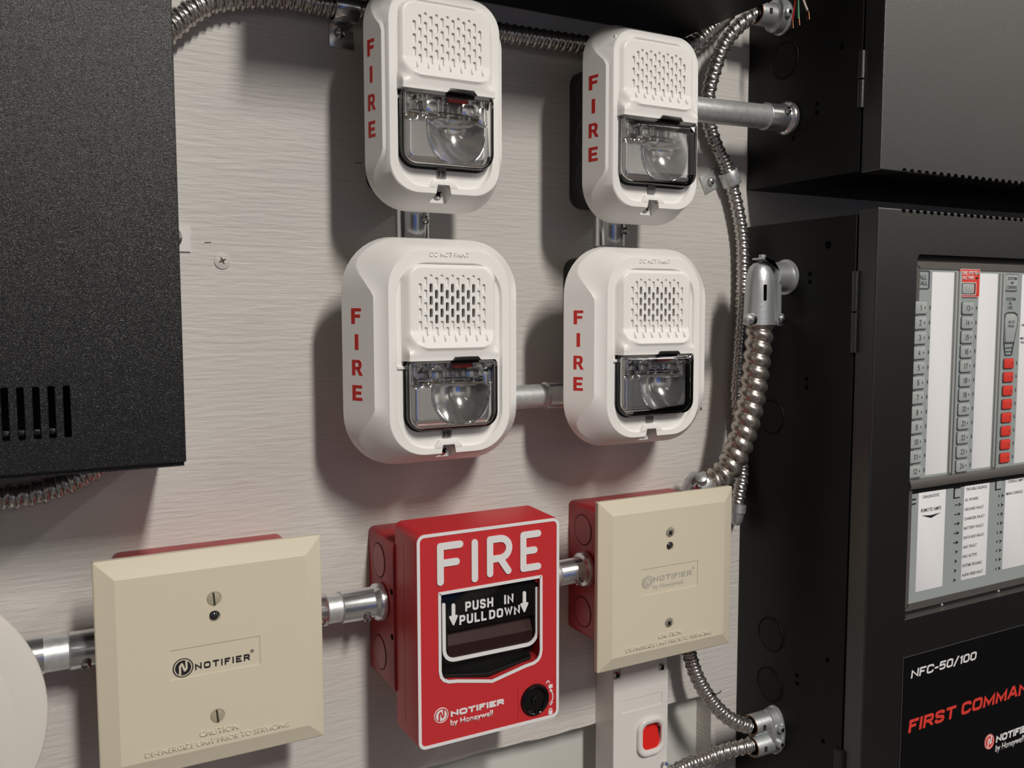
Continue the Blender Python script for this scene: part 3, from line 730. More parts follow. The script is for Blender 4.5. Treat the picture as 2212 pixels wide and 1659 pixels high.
    for j in range(nz_+1):
        z = lz0+.0016+(lz1-lz0-.0020)*j/nz_; row = []
        for i in range(nx_+1):
            f = -1+2*i/nx_
            lim = lensw-.0014
            dzc = max(0, (lz0+.010)-z); lim2 = lim-(.009-math.sqrt(max(0, .009**2-min(dzc, .009)**2)))
            xx = f*lim2
            q = ((xx-ux)/ax_)**2+((z-uz)/az_)**2
            inside = 1-sm((q-.90)/.12)
            edgeD = min(lim2-abs(xx), (z-lz0-.0016))
            h_ = .0032*sm(edgeD/.0050)
            dep = -.0125*max(0, 1-q)
            up_ = sm((z-(lz0+(lz1-lz0)*.60))/.003)
            trough = up_*(.0012*math.sin(xx*900)+.0010*math.sin(xx*430+2))-.0016*up_
            row.append(bm.verts.new(V(cx+xx, p1-.0012+h_*(1-inside)+inside*(1-up_)*(.0028+dep)+inside*up_*.0020+trough, z)))
        H.append(row)
    for j in range(nz_):
        for i in range(nx_): bm.faces.new((H[j][i], H[j][i+1], H[j+1][i+1], H[j+1][i]))
    ro = obj('reflector', bm, 'chrome', t, smooth=55)
    sol = ro.modifiers.new('thick', 'SOLIDIFY'); sol.thickness = .0004
    # bright rim of the parabolic part
    b = B(); U = []
    for k in range(41):
        a = PI+PI*k/40; U.append((ux+ax_*.98*math.cos(a), uz+az_*.98*math.sin(a)))
    pts = [(cx+a, p1+.0026, z) for a, z in U]
    obj('reflector_rim', tube(b, pts, lambda s, q: .00035, .0012, 6), 'chrome', ro)
    # flash tube, trigger wire, end posts
    zt = lz0+(lz1-lz0)*.70
    ft = obj('flash_tube', lathe(B(), [(0, .0009), (.0004, .0016), (.0440, .0016), (.0444, .0009)], V(cx-.0222, p1+.0015, zt), AX['x'], 18), 'lens', t)
    for xx in (-.0235, .0185): obj('electrode', lathe(B(), [(0, .0014), (.0048, .0014)], V(cx+xx, p1+.0015, zt), AX['x'], 14), 'screw', ft)
    obj('trigger_wire', tube(B(), [(cx-.029, p1+.0035, zt-.0022), (cx-.018, p1+.0036, zt-.0012), (cx-.004, p1+.0034, zt-.0022), (cx+.012, p1+.0036, zt-.0028), (cx+.027, p1+.0034, zt-.0034)], lambda s, q: .00022, .001, 6), 'amber', ft)
    for k, (xx, dz, a, b_) in enumerate([(-.010, .004, .0042, .0040), (.002, .0046, .0036, .0030), (.0135, .0042, .0048, .0040), (.0225, .001, .0026, .0060), (-.019, .0040, .003, .0026)]):
        obj('prism_facet', prism(B(), [(cx+xx-a, zt+dz-b_*.7), (cx+xx+a, zt+dz-b_), (cx+xx+a*.7, zt+dz+b_), (cx+xx-a*.9, zt+dz+b_*.8)], p1-.0008, p1+.0028+.0004*k, .0012), ['chrome', 'lens', 'chrome', 'chrome', 'lens'][k], ft)
    obj('indicator', prism(B(), rrect(cx+.0000, cx+.0130, lz1-.0062, lz1-.0012, .001, 3), p1-.0008, p1+.0030, .0008), 'darkred_clear', ft)
    # clear cover
    rings = [ring(inset(L0, .0003), p1-.0015), ring(inset(L0, .0003), p1+.0035), ring(inset(L0, .0012), p1+.0058), ring(inset(L0, .0032), p1+.0068), ring(inset(L0, .0080), p1+.0072)]
    inner = [ring(inset(L0, .0090), p1+.0062), ring(inset(L0, .0042), p1+.0059), ring(inset(L0, .0022), p1+.0050), ring(inset(L0, .0013), p1+.0034), ring(inset(L0, .0013), p1-.0015)]
    lens = obj('lens', loft(B(), inner+rings), 'lens', t, smooth=60)
    # candela tab
    tb = obj('candela_tab', prism(B(), rrect(cx-.0056, cx+.0004, lz0-.0050, lz0+.003, .0002, 2), p1-.0024, p1-.0008, .0002), 'tab', t)
    if tabtxt:
        b = B(); text(b, '15', cx-.0050, cx-.0008, lz0-.0044, lz0-.0012, p1-.0008, p1-.0007, .02)
        obj('lettering', b, 'ink', tb, smooth=0)
    # lettering
    dx_, dp_ = (w2-rw)*SX, (p1-pb)*SP
    for sg in (1, -1):
        b = B(); side_letters(b, cx, w2-.0001, pb, dx_, dp_, zs, .0094, s0, s1, sg)
        obj('side_lettering', b, 'print_red', t, smooth=0)
    if not compact:
        b = B(); text(b, 'DO NOT PAINT', cx-.0135, cx+.0125, zc+rh-.0046, zc+rh-.0016, p1-.0003, p1+.0004, .005)
        obj('embossed_lettering', b, 'white', t, smooth=0)
    return t
M['darkred_clear'] = mat('red_indicator', (.22, .008, .012), .12)
# standard pair (below), compact pair (above)
zsL = [(-.0027), (-.0183), (-.0338), (-.0491)]
horn_strobe('large white horn strobe at centre-left, above the red pull station, black speaker slots', .2266, -.0252, .050, .0790, .0597, .0714, .0410, .0627, .034, False, zsL, .31, .62, .0317, .0283, .0303, True, True)
horn_strobe('large white horn strobe at centre-right, beside the thick curving flexible conduit', .3830, -.0254, .055, .0780, .0605, .0703, .0405, .0628, .034, False, [.0042*-1, -.0196, -.0351, -.0497], .33, .64, .0325, .0288, .0315, True, False)
zsU = [.1548, .1393, .1232, .1076]
horn_strobe('narrow white horn strobe at top left, cut off by the top of the photo', .2245, .1287, .058, .0790, .0440, .0672, .0365, .0585, .026, True, zsU, .23, .62, .0318, .0288, .0302, False, True)
horn_strobe('narrow white horn strobe at top right, over a dark back box', .3805, .1285, .056, .0804, .0440, .0672, .0361, .0585, .026, True, [.1530, .1374, .1214, .1056], .28, .68, .0330, .0288, .0318, False, False)

# back boxes behind the strobes
def back_box(label, x0, x1, z0, z1, p1, m='black_side', knocks=()):
    t = thing('back_box', label, 'junction box', V((x0+x1)/2, 0, z0))
    obj('box', prism(B(), rrect(x0, x1, z0, z1, .010, 5), .0003, p1, .001), m, t)
    for (p, z, r) in knocks:
        k = obj('knockout', lathe(B(), [(0, r), (.0006, r*.96)], Vector((x0, -p, z)), (-1, 0, 0), 28), m, t)
        torus_o = obj('knockout_groove', torus(B(), Vector((x0, -p, z)), (1, 0, 0), r*1.04, .0004, 28, 6), 'bezel', k)
    return t
M['slate'] = mat('dark_slate_enamel', (.035, .038, .038), .4)
back_box('dark slate box with round knockouts behind the top right strobe', .3610, .4060, .0770, .1780, .0543, 'slate', ((.022, .1590, .0115), (.022, .1285, .0115), (.022, .0980, .0115)))
back_box('dark box hidden behind the top left strobe', .2010, .2460, .0790, .1780, .0563, 'slate')
back_box('dark box hidden behind the large centre-left strobe', .1985, .2560, -.0760, .0400, .0485, 'slate')
back_box('dark box hidden behind the large centre-right strobe', .3560, .4120, -.0760, .0400, .0535, 'slate')

# ================================================================== conduits (rigid) and fittings
def emt(label, a, b, r, m='emt'):
    a = V(*a); b = V(*b); L = (b-a).length
    o = obj('rigid_conduit', lathe(B(), [(0, r*.9), (0, r), (L, r), (L, r*.9)], a, b-a, 36), m, origin=(a+b)/2)
    return tag(o, label, 'conduit')
def set_screw(parent, c, d, r=.0026, L=.005):
    s = obj('set_screw', lathe(B(), [(0, r*.7), (L*.4, r*.7), (L*.4, r), (L*.85, r), (L, r*.7), (L*.9, r*.4), (L*.7, r*.3)], c, d, 18), 'screw', parent)
    return s
def connector(label, a, b, r, flange, screw_at=None, screw_dir=(0, -1, 0), group=None, lip=.0012, flr=None, cat='conduit fitting'):
    """sleeve from a to b; flange ring near b"""
    a = V(*a); b = V(*b); ax = (b-a).normalized(); L = (b-a).length
    t = thing('conduit_connector', label, cat, (a+b)/2)
    pr = [(0, r*.88), (0, r*.97), (lip*.5, r), (L*.72, r)]
    if flange: pr += [(L*.76, r*1.05), (L*.80, flange*.93), (L*.88, flange), (L*.97, flange*.98), (L, flange*.9)]
    else: pr += [(L, r)]
    obj('sleeve', lathe(B(), pr, a, ax, 40), 'zinc', t)
    obj('sleeve_lip', torus(B(), a+ax*.0004, ax, r*.96, .0005, 36, 6), 'cast', t)
    if screw_at is not None:
        d = Vector(screw_dir).normalized()
        set_screw(t, a+ax*L*screw_at+d*r*.85, d)
    return t
# vertical links between strobes
emt('short rigid conduit joining the two left strobes', (.2215, .030, .030), (.2215, .030, .0850), .0092)
connector('zinc set-screw connector between the two left strobes', (.2215, .030, .0470), (.2215, .030, .0790), .0112, 0, .36, (.42, -1, .0))
emt('short rigid conduit joining the two right strobes', (.3765, .030, .030), (.3765, .030, .0830), .0092)
connector('zinc set-screw connector between the two right strobes', (.3765, .030, .0470), (.3765, .030, .0770), .0116, 0, .38, (.95, -1, .0))
# horizontal link between large strobes
emt('horizontal rigid conduit between the two large strobes', (.2560, .022, -.0612), (.3560, .022, -.0612), .0086)
connector('dark connector entering the left side of the centre-right strobe', (.3270, .022, -.0612), (.3556, .022, -.0612), .0100, .0113)
# upper right strobe to cabinet
emt('galvanised conduit from the top right strobe to the upper cabinet', (.4060, .044, .1498), (.5300, .046, .1520), .0092)
connector('shiny flanged connector where conduit enters the upper cabinet', (.5120, .0458, .1518), (.5373, .0462, .1524), .0104, .0132, .55, (0, -1, .3))
# row below
t = thing('conduit_coupling', 'zinc coupling sleeve right behind the round white cover', 'conduit fitting', V(-.015, .027, -.191))
obj('sleeve', lathe(B(), [(0, .0096), (0, .0107), (.034, .0107), (.034, .0096)], V(-.0350, .027, -.1910), AX['x'], 36), 'zinc', t)
emt('rigid conduit between the round white cover and left ivory plate', (-.0600, .027, -.1912), (.0373, .027, -.1915), .0098)
connector('zinc set-screw connector entering the left ivory plate\'s box', (.0115, .027, -.1915), (.0372, .027, -.1915), .0106, 0, .36, (-.1, -1, -.55))
emt('rigid conduit between the left ivory plate and the pull station', (.1389, .027, -.1918), (.1991, .027, -.1920), .0093)
connector('zinc sleeve leaving the right side of the left ivory plate', (.1600, .027, -.1918), (.1390, .027, -.1918), .0103, 0, .35, (.1, -1, -.35))
connector('flanged zinc connector entering the left side of the pull station box', (.1695, .027, -.1920), (.1990, .027, -.1922), .0103, .0128, .52, (0, -1, -.62))
emt('rigid conduit between the pull station and right ivory plate', (.3007, .027, -.1935), (.3607, .027, -.1932), .0083)
connector('flanged zinc connector entering the right ivory plate\'s red box', (.3340, .027, -.1934), (.3606, .027, -.1930), .0095, .0132, .52, (0, -1, -.62))

# ================================================================== red boxes, plates
def square_box(t, x0, z0, p1, knock=True, s=.1016):
    o = obj('steel_box', prism(B(), rrect(x0, x0+s, z0, z0+s, .004, 4), .0003, p1, .0008), 'redbox', t)
    for z in ((z0+s*.815, z0+s*.19) if knock else ()):
        k = obj('knockout', lathe(B(), [(0, .0112), (.0005, .0109)], Vector((x0, -.0205, z)), (-1, 0, 0), 30), 'redbox', t)
        obj('knockout_groove', torus(B(), Vector((x0, -.0205, z)), (1, 0, 0), .0116, .0004, 32, 6), 'maroon', k)
    for xx in (x0+s*.3, x0+s*.7):
        obj('knockout', lathe(B(), [(0, .0112), (.0005, .0109)], V(xx, .0205, z0+s), AX['z'], 30), 'redbox', t)
    return o
M['maroon'] = mat('dark_red_groove', (.08, .004, .006), .6)
def regmark(x, z, r, p, ink, t):
    b = torus(B(), V(x, p+.0001, z), AX['p'], r*.9, r*.14, 20, 4); block(b, 'R', x-r*.42, x+r*.42, z-r*.5, z+r*.5, p, p+.00015, .24, .2, 0, .8)
    obj('registered_mark', b, ink, t, smooth=0)
def plate(label, x0, z1, mark, ink, byline, scr):
    W = .1244; x1 = x0+W; z0 = z1-W-.0003
    t = thing('module_plate', label, 'cover plate', V((x0+x1)/2, 0, z0), 'square ivory module plates')
    square_box(t, x0+.0138, z1-.1128, .0573)
    pF = .0650; i = .0103
    o = rrect(x0, x1, z0, z1, .0012, 3); oi = rrect(x0+i, x1-i, z0+i, z1-i, .0006, 3)
    cv = obj('cover', loft(B(), [ring(o, .0574), ring(o, .0608), ring(inset(o, .0006), .0613), ring(oi, pF)]), 'beige', t, smooth=10)
    c = B(); fx0, fx1, fz0, fz1 = mark
    prism(c, rrect(fx0, fx1, fz0, fz1, .0002, 2), pF-.0005, pF+.002)
    xs = x0+.0614
    disc(c, xs, z1-.0382, .0032, pF-.0016, pF+.001, 24)
    for sz in (-.0282, -.0967): disc(c, xs, z1+sz, .0042, pF-.0006, pF+.002, 28)
    cut(cv, c, 8)
    for sz in (-.0282, -.0967):
        screw_head('cover_screw', xs, z1+sz, .0039 if scr == 'slot' else .0035, pF-.0005, 'brass' if scr == 'slot' else 'screwb', t, scr, .0009, 95 if scr == 'slot' else 40, slot='groove')
    obj('indicator_led', lathe(B(), [(0, .0026), (.0010, .0025), (.0018, .0016), (.0021, .0004)], V(xs, pF-.0016, z1-.0382), AX['p'], 20), 'led', t)
    b = B()
    if byline:
        block(b, 'NOTIFIER', fx0+.0118, fx1-.0056, fz1-.0107, fz1-.0067, pF-.0005, pF-.00035, .24, .30, 0, 1.1)
        obj('byline_lettering', text(B(), 'by Honeywell', fx0+.0116, fx1-.0135, fz1-.0172, fz1-.0128, pF-.0005, pF-.00035, .0), ink, t, smooth=0)
        regmark(fx1-.0040, fz1-.0054, .0008, pF-.0005, ink, t)
        lx, lz, lr = fx0+.0062, fz1-.0098, .0050
    else:
        block(b, 'NOTIFIER', fx0+.0132, fx1-.0060, fz1-.0137, fz1-.0098, pF-.0005, pF-.00035, .26, .42, 0, 1.2)
        regmark(fx1-.0046, fz1-.0085, .0010, pF-.0005, ink, t)
        lx, lz, lr = fx0+.0068, fz1-.0110, .0056
    obj('lettering', b, ink, t, smooth=0)
    nlogo(t, lx, lz, lr, pF-.0005, ink, 'beige')
    obj('embossed_lettering', text(B(), 'CAUTION', x0+.0514, x0+.0728, z1-.1070, z1-.1036, pF-.0001, pF+.0004, .012), 'beige', t, smooth=0)
    obj('embossed_lettering', text(B(), 'DE-ENERGIZE UNIT PRIOR TO SERVICING', x0+.0225, x0+.1022, z1-.1121, z1-.1089, pF-.0001, pF+.0004, .008), 'beige', t, smooth=0)
    return t
M['brass'] = mat('ivory_painted_screw', (.55, .50, .36), .3, metal=.3)
M['screwb'] = mat('pale_steel_screw', (.62, .60, .52), .25, metal=.7)
M['groove'] = mat('dark_groove', (.05, .045, .03), .6)
M['led'] = mat('smoked_led', (.03, .03, .035), .08)
plate('left square ivory plate with bold black logo and slotted screws', .0235, -.1336, (.0605, .1099, -.2048, -.1876), 'ink', False, 'slot')
M['ink_faint'] = mat('faint_grey_ink', (.44, .42, .37), .5)
plate('right square ivory plate with faint grey logo, beside the black cabinet', .3478, -.1350, (.3828, .4359, -.2074, -.1876), 'ink_faint', True, 'cross')

# ================================================================== round white detector cover
t = thing('round_device', 'round white device cover, half out of the photo at bottom left', 'detector', V(-.0803, 0, -.2110))
obj('cover', lathe(B(), [(-.018, .066), (-.004, .0755), (0, .0797), (.0008, .0803), (.0016, .0799), (.0034, .0740), (.0042, .0640), (.0043, .0632), (.0046, .0625), (.0056, .040), (.0060, .012), (.0060, .001)], V(-.0803, .050, -.2110), AX['p'], 96), 'white_warm', t)
obj('back_box', lathe(B(), [(0, .046), (.033, .046)], V(-.0803, .0003, -.2110), AX['p'], 48), 'slate', t)

# ================================================================== pull station
t = thing('pull_station', 'red manual fire alarm pull station with raised white FIRE lettering', 'fire alarm', V(.2600, 0, -.2810))
square_box(t, .1991, -.2489, .0470)
for zz in (-.1815, -.2114):
    obj('screw_hole', lathe(B(), [(0, .0021), (.0003, .0020)], Vector((.1992, -.0437, zz)), (-1, 0, 0), 16), 'hole', t)
PFp = .0667
Vwall = V
def V(x, p, z): return Vwall(.2010+(x-.2074)*.969, p+.0158, -.1359+(z+.1402)*.969)   # station resized and set 16 mm further out
o0 = rrect(.2070, .3125, -.2809, -.1386, .0050, 6); o1 = rrect(.2070, .3124, -.2808, -.1396, .0052, 6); o2 = rrect(.2074, .3121, -.2805, -.1402, .0052, 6)
body = obj('cover', loft(B(), [ring(o0, .0312), ring(o1, .0648), ring(inset(o1, .0003), .0660), ring(o2, PFp)]), 'red', t, smooth=25)
win = [(.2217, -.1795), (.2223, -.1788), (.2981, -.1784), (.2988, -.1791), (.2989, -.2310), (.2981, -.2350), (.2960, -.2380), (.2925, -.2398), (.2860, -.2406), (.2604, -.2461), (.2350, -.2408), (.2285, -.2400), (.2247, -.2381), (.2225, -.2351), (.2217, -.2310)][::-1]
c = B(); prism(c, inset(win, .0010), .0540, .08); box(c, .19, .2076, .0457, .0463, -.2700, -.1500)
disc(c, .2931, -.2650, .0112, .0600, .08, 32)
cut(body, c, 24)
b = B(); frame(b, o2, .0021, PFp-.0003, PFp+.0003); frame(b, win, .0020, PFp-.0004, PFp+.0004)
obj('white_outline', b, 'print_white', t, smooth=40)
b = B(); wS = .0046; a0, a1 = PFp-.0003, PFp+.0007
def st(*pts): stroke(b, pts, wS, a0, a1, n=8)
st((.2233, -.1494), (.2233, -.1722)); st((.2233, -.1492), (.2372, -.1492)); st((.2233, -.1602), (.2346, -.1602))
st((.2477, -.1496), (.2477, -.1735))
st((.2588, -.1494), (.2588, -.1718)); st((.2588, -.1492), (.2665, -.1492)); st((.2588, -.1624), (.2665, -.1624))
arc = [(.2665+.0066*math.cos(math.radians(90-a)), -.1558+.0066*math.sin(math.radians(90-a))) for a in range(0, 181, 20)]
st(*arc); st((.2662, -.1624), (.2724, -.1716))
st((.2838, -.1492), (.2838, -.1718)); st((.2838, -.1492), (.2953, -.1492)); st((.2838, -.1602), (.2924, -.1602)); st((.2838, -.1718), (.2953, -.1718))
obj('fire_lettering', b, 'print_white', t, smooth=40)
# pocket interior
obj('pocket', prism(B(), inset(win, .0008), .0520, .0552), 'black', t, smooth=0)
b = B(); loft(b, [[(xx, p, z) for p, z in ((.0550, -.2300), (.0600, -.2395), (.0550, -.2440))] for xx in (.226, .2604)]); 
b2 = B(); prism(b2, [(.2265, -.2395), (.2604, -.2450), (.2940, -.2395), (.2940, -.2360), (.2604, -.2412), (.2265, -.2360)], .0545, .0610, .0012); b.free()
obj('pocket_lip', b2, 'black', t)
# pull handle
h = obj('pull_handle', prism(B(), rrect(.2240, .2986, -.2292, -.1794, .0085, 7, rt=.0008), .0552, .0628, .0006), 'black_gloss', t)
c = B(); prism(c, [(.2300, -.2075), (.2300, -.2235), (.2325, -.2258), (.2920, -.2258), (.2945, -.2235), (.2945, -.2068)], .0565, .07); cut(h, c)
gr = B(); loft(gr, [[(xx, p, z) for p, z in ((.0564, -.2078), (.0566, -.2079), (.0612, -.2180), (.0616, -.2256), (.0564, -.2256))] for xx in (.2301, .2944)])
obj('grip', gr, 'darkred', h, smooth=0)
b = B(); r_ = 0
for j in range(6):
    for i in range(46):
        xx = .2312+i*.00136+(.00068 if j % 2 else 0); zz = -.2180-j*.00125
        if xx > .2935: continue
        lathe(b, [(0, .00042), (.00035, .00022)], V(xx, .0612+.0004*j/6, zz), AX['p'], 5)
g = obj('grip_dots', b, 'black_gloss', h, smooth=0); g['kind'] = 'stuff'
obj('handle_ridge', tube(B(), [(.2306, .0630, -.2065), (.2600, .0630, -.2063), (.2913, .0630, -.2060)], lambda s, q: .0005, .004, 8), 'black_gloss', h)
U = [(.2272, -.1888), (.2273, -.2190)]+[(.2350+.0077*math.cos(math.radians(a)), -.2190+.0077*math.sin(math.radians(a))) for a in range(195, 271, 15)]+[(.2890+.0077*math.cos(math.radians(a)), -.2190+.0077*math.sin(math.radians(a))) for a in range(270, 360, 15)]+[(.2968, -.2190), (.2967, -.1886)]
b = B(); stroke(b, U, .0024, .0624, .0634, n=6)
for xx, zt in ((.2341, -.1893), (.2869, -.1893)):
    stroke(b, [(xx, zt-.0010), (xx, zt-.0095)], .0026, .0627, .0633, n=6)
    prism(b, [(xx-.0031, zt-.0087), (xx-.0029, zt-.0078), (xx+.0029, zt-.0078), (xx+.0031, zt-.0087), (xx+.0004, zt-.0142), (xx-.0004, zt-.0142)][::-1], .0627, .0633)
obj('handle_outline', b, 'print_white', h, smooth=40)
for w_, a_, b_, c_, d_ in (('PUSH', .2426, .2631, -.1957, -.1895), ('IN', .2714, .2784, -.1956, -.1894), ('PULL', .2383, .2581, -.2041, -.1979), ('DOWN', .2600, .2834, -.2040, -.1980)):
    obj('handle_lettering', block(B(), w_, a_, b_, c_, d_, .0626, .0634, .20, .17, 0, .62), 'print_white', h, smooth=0)
for xx, zz in ((.2243, -.1846), (.2965, -.1828)): obj('hinge_pin', disc(B(), xx, zz, .0013, .0600, .0636, 14), 'print_red', t)
# logo & key lock
obj('maker_lettering', block(B(), 'NOTIFIER', .2299, .2690, -.2628, -.2588, PFp-.0001, PFp+.0003, .30, .14, 0, 1.15), 'print_white', t, smooth=0)
obj('byline_lettering', text(B(), 'by Honeywell', .2297, .2607, -.2700, -.2648, PFp-.0001, PFp+.0003, .015), 'print_white', t, smooth=0)
b = B()
stroke(b, [(.3063+.006*math.cos(math.radians(a))-.0050, -.2655+.0062*math.sin(math.radians(a))) for a in range(-45, 46, 15)], .0007, PFp-.0001, PFp+.0003, n=4)
for s_ in (1, -1): prism(b, [(.3058-.0012, -.2655+s_*.0040), (.3058+.0016, -.2655+s_*.0040), (.3058-.0006, -.2655+s_*.0062)][::s_], PFp-.0001, PFp+.0003)
for zz, op in ((-.2578, 1), (-.2765, 0)):
    prism(b, rrect(.3038, .3070, zz-.0014, zz+.0012, .0003, 2), PFp-.0001, PFp+.0003)
    stroke(b, [(.3054-.0011+(op*-.0010)+.0011*math.cos(math.radians(a)), zz+.0020+op*.0008+.0013*math.sin(math.radians(a))) for a in range(0, 181, 30)], .0007, PFp-.0001, PFp+.0003, n=4) if op else stroke(b, [(.3054+.0011*math.cos(math.radians(a)), zz+.0014+.0013*math.sin(math.radians(a))) for a in range(0, 181, 30)], .0007, PFp-.0001, PFp+.0003, n=4)
obj('lock_symbols', b, 'print_white', t, smooth=0)
nlogo(t, .2233, -.2603, .0050, PFp, 'print_white', 'red')
k = obj('key_lock', lathe(B(), [(0, .0106), (.0068, .0106), (.0082, .0100), (.0085, .0090), (.0080, .0083), (.0060, .0075), (.0060, .0004)], V(.2931, .0600, -.2650), AX['p'], 44), 'black_gloss', t)
obj('lock_core', lathe(B(), [(0, .0030), (.0016, .0028), (.0018, .0020)], V(.2931, .0660, -.2650), AX['p'], 6), 'black', k)
obj('lock_pin', lathe(B(), [(0, .0009), (.0035, .0008)], V(.2931, .0660, -.2650), AX['p'], 12), 'black_gloss', k)
b = B(); frame(b, rrect(.2800, .3094, -.2772, -.2522, .001, 3), .0003, PFp-.0001, PFp+.00025); obj('lock_pad_edge', b, 'red', t)

V = Vwall
# ================================================================== white box with red rocker
t = thing('rocker_switch_box', 'white plastic switch box with red recessed rocker, under the right ivory plate', 'switch', V(.4147, 0, -.385))
bx = obj('housing', prism(B(), rrect(.3880, .4414, -.3850, -.2680, .0012, 3), .0003, .0250, .0008), 'white_gloss', t)
c = B(); box(c, .385, .3945, .0228, .03, -.2862, -.26); box(c, .4315, .4420, .0228, .03, -.2878, -.26)
prism(c, rrect(.3953, .4349, -.3152, -.3052, .0002, 2), .0245, .03)
prism(c, rrect(.4150, .4336, -.3500, -.3285, .0060, 6), .0190, .03)
cut(bx, c, 12)
for xx, zz in ((.3912, -.2832), (.4350, -.2855)):
    screw_head('screw', xx, zz, .0030, .0228, 'screw', t, 'cross', .0026, 30)
b = B(); R0 = rrect(.4100, .4372, -.3552, -.3238, .0095, 8); R1 = rrect(.4124, .4352, -.3524, -.3264, .0080, 8); R2 = rrect(.4150, .4336, -.3500, -.3285, .0060, 8)
loft(b, [ring(R0, .0249), ring(inset(R0, .0002), .0272), ring(inset(R0, .0010), .0280), ring(R1, .0280), ring(R2, .0268), ring(R2, .0200)], cap0=False, cap1=False)
obj('rocker_bezel', b, 'white_gloss', t, smooth=50)
b = B(); loft(b, [[(xx, p, z) for p, z in ((.0192, -.3285), (.0205, -.3286), (.0225, -.3370), (.0258, -.3500), (.0192, -.3500))] for xx in (.4152, .4334)])
obj('rocker', b, 'rocker', t, smooth=0)
b = B(); random.seed(3)
for k in range(9):
    xx = .3972+k*.0041
    for j in range(3):
        z0_ = -.3140+j*.0026; box(b, xx+random.uniform(0, .0006), xx+random.uniform(.0012, .0030), .0244, .02458, z0_, z0_+.0007)
    if k % 2: box(b, xx, xx+.0006, .0244, .0246, -.3140, -.3074)
    else: box(b, xx+.0022, xx+.0028, .0244, .0246, -.3138, -.3072)
obj('embossed_mark', b, 'white_gloss', t, smooth=0)
obj('stud', lathe(B(), [(0, .0012), (.006, .0012), (.006, .0016), (.0085, .0014)], V(.4374, .0245, -.3650), (-.3, -1, .3), 12), 'screw', t)

# ================================================================== flexible conduits
def flex(label, pts, R, pitch, depth, kind='lock', m='flex', n=20):
    mid = V(*pts[len(pts)//2])
    o = obj('flexible_conduit', tube(B(), pts, flexfun(R, pitch, depth, kind), pitch/9, n), m, origin=mid, smooth=50)
    return tag(o, label, 'conduit')
flex('flexible steel conduit arching from the vented cabinet across behind the top strobes',
     [(.0688, .010, .1495), (.0745, .010, .1600), (.0834, .010, .1701), (.0963, .010, .1811), (.1100, .009, .1875), (.1426, .009, .1931), (.184, .009, .1937), (.240, .009, .1940), (.3015, .009, .1945), (.3652, .009, .1956), (.430, .009, .1975), (.4672, .010, .2085), (.481, .013, .2194), (.4966, .018, .2360), (.506, .022, .262)], .0072, .0060, .0016)
flex('thin flexible steel conduit hugging the cabinets\' left side, running top to bottom',
     [(.5150, .034, .2345), (.5010, .029, .2245), (.4900, .023, .2090), (.4850, .017, .1880), (.4840, .012, .1700), (.4868, .009, .1540), (.4915, .009, .1420), (.4974, .009, .1310), (.505, .009, .1205), (.5107, .009, .1088), (.5156, .009, .0959), (.5194, .009, .0848), (.5235, .009, .0697), (.5263, .009, .0507), (.5272, .009, .0138), (.5245, .009, -.0262), (.5228, .009, -.0532), (.5223, .009, -.0724), (.5273, .009, -.1094), (.5302, .009, -.1396), (.5279, .009, -.1543), (.5245, .009, -.1720)], .0058, .0064, .0013, 'lock')
flex('short flexible conduit under the vented cabinet at the left edge', [(-.075, .012, -.092), (-.045, .012, -.1015), (-.0189, .012, -.1030), (-.0053, .012, -.1025), (.0087, .012, -.0996), (.0208, .012, -.0949), (.0320, .012, -.0880), (.0385, .012, -.0812)], .0072, .0068, .0016)
flex('thick ribbed flexible conduit curving down from the elbow fitting', [(.5100, .0475, -.0040), (.5106, .047, -.0149), (.5096, .047, -.0282), (.5082, .046, -.0478), (.5062, .045, -.0675), (.5032, .043, -.0865), (.4996, .040, -.1047), (.4950, .036, -.1210), (.4880, .032, -.1330), (.4780, .029, -.1390), (.4670, .027, -.1405)], .0112, .0098, .0026, 'ribs', 'flex2', 28)
flex('flexible conduit dropping from the right ivory plate to the double fitting', [(.4580, .017, -.2400), (.4640, .018, -.2700), (.4672, .020, -.2829), (.4706, .025, -.2994), (.4790, .030, -.3170), (.4880, .037, -.3299), (.4977, .043, -.3375), (.5100, .046, -.3430)], .0062, .0058, .0013)
flex('flexible conduit rising from below into the double fitting\'s lower port', [(.4180, .024, -.3860), (.4380, .027, -.3770), (.4557, .030, -.3706), (.4708, .035, -.3662), (.4860, .040, -.3617), (.5014, .045, -.3593), (.5120, .047, -.3586)], .0062, .0058, .0013)

t = thing('cable_tie', 'tiny black tie tail sticking out of the flexible conduit under the right ivory plate', 'cable tie', V(.4805, .035, -.3130))
obj('tie_head', prism(B(), rrect(.4790, .4815, -.3140, -.3122, .0003, 2), .0335, .0352, .0003), 'black', t)
obj('tie_tail', tube(B(), [(.4800, .0350, -.3130), (.4840, .0365, -.3126), (.4876, .0360, -.3114)], lambda s_, q: .0004, .001, 6), 'black', t)

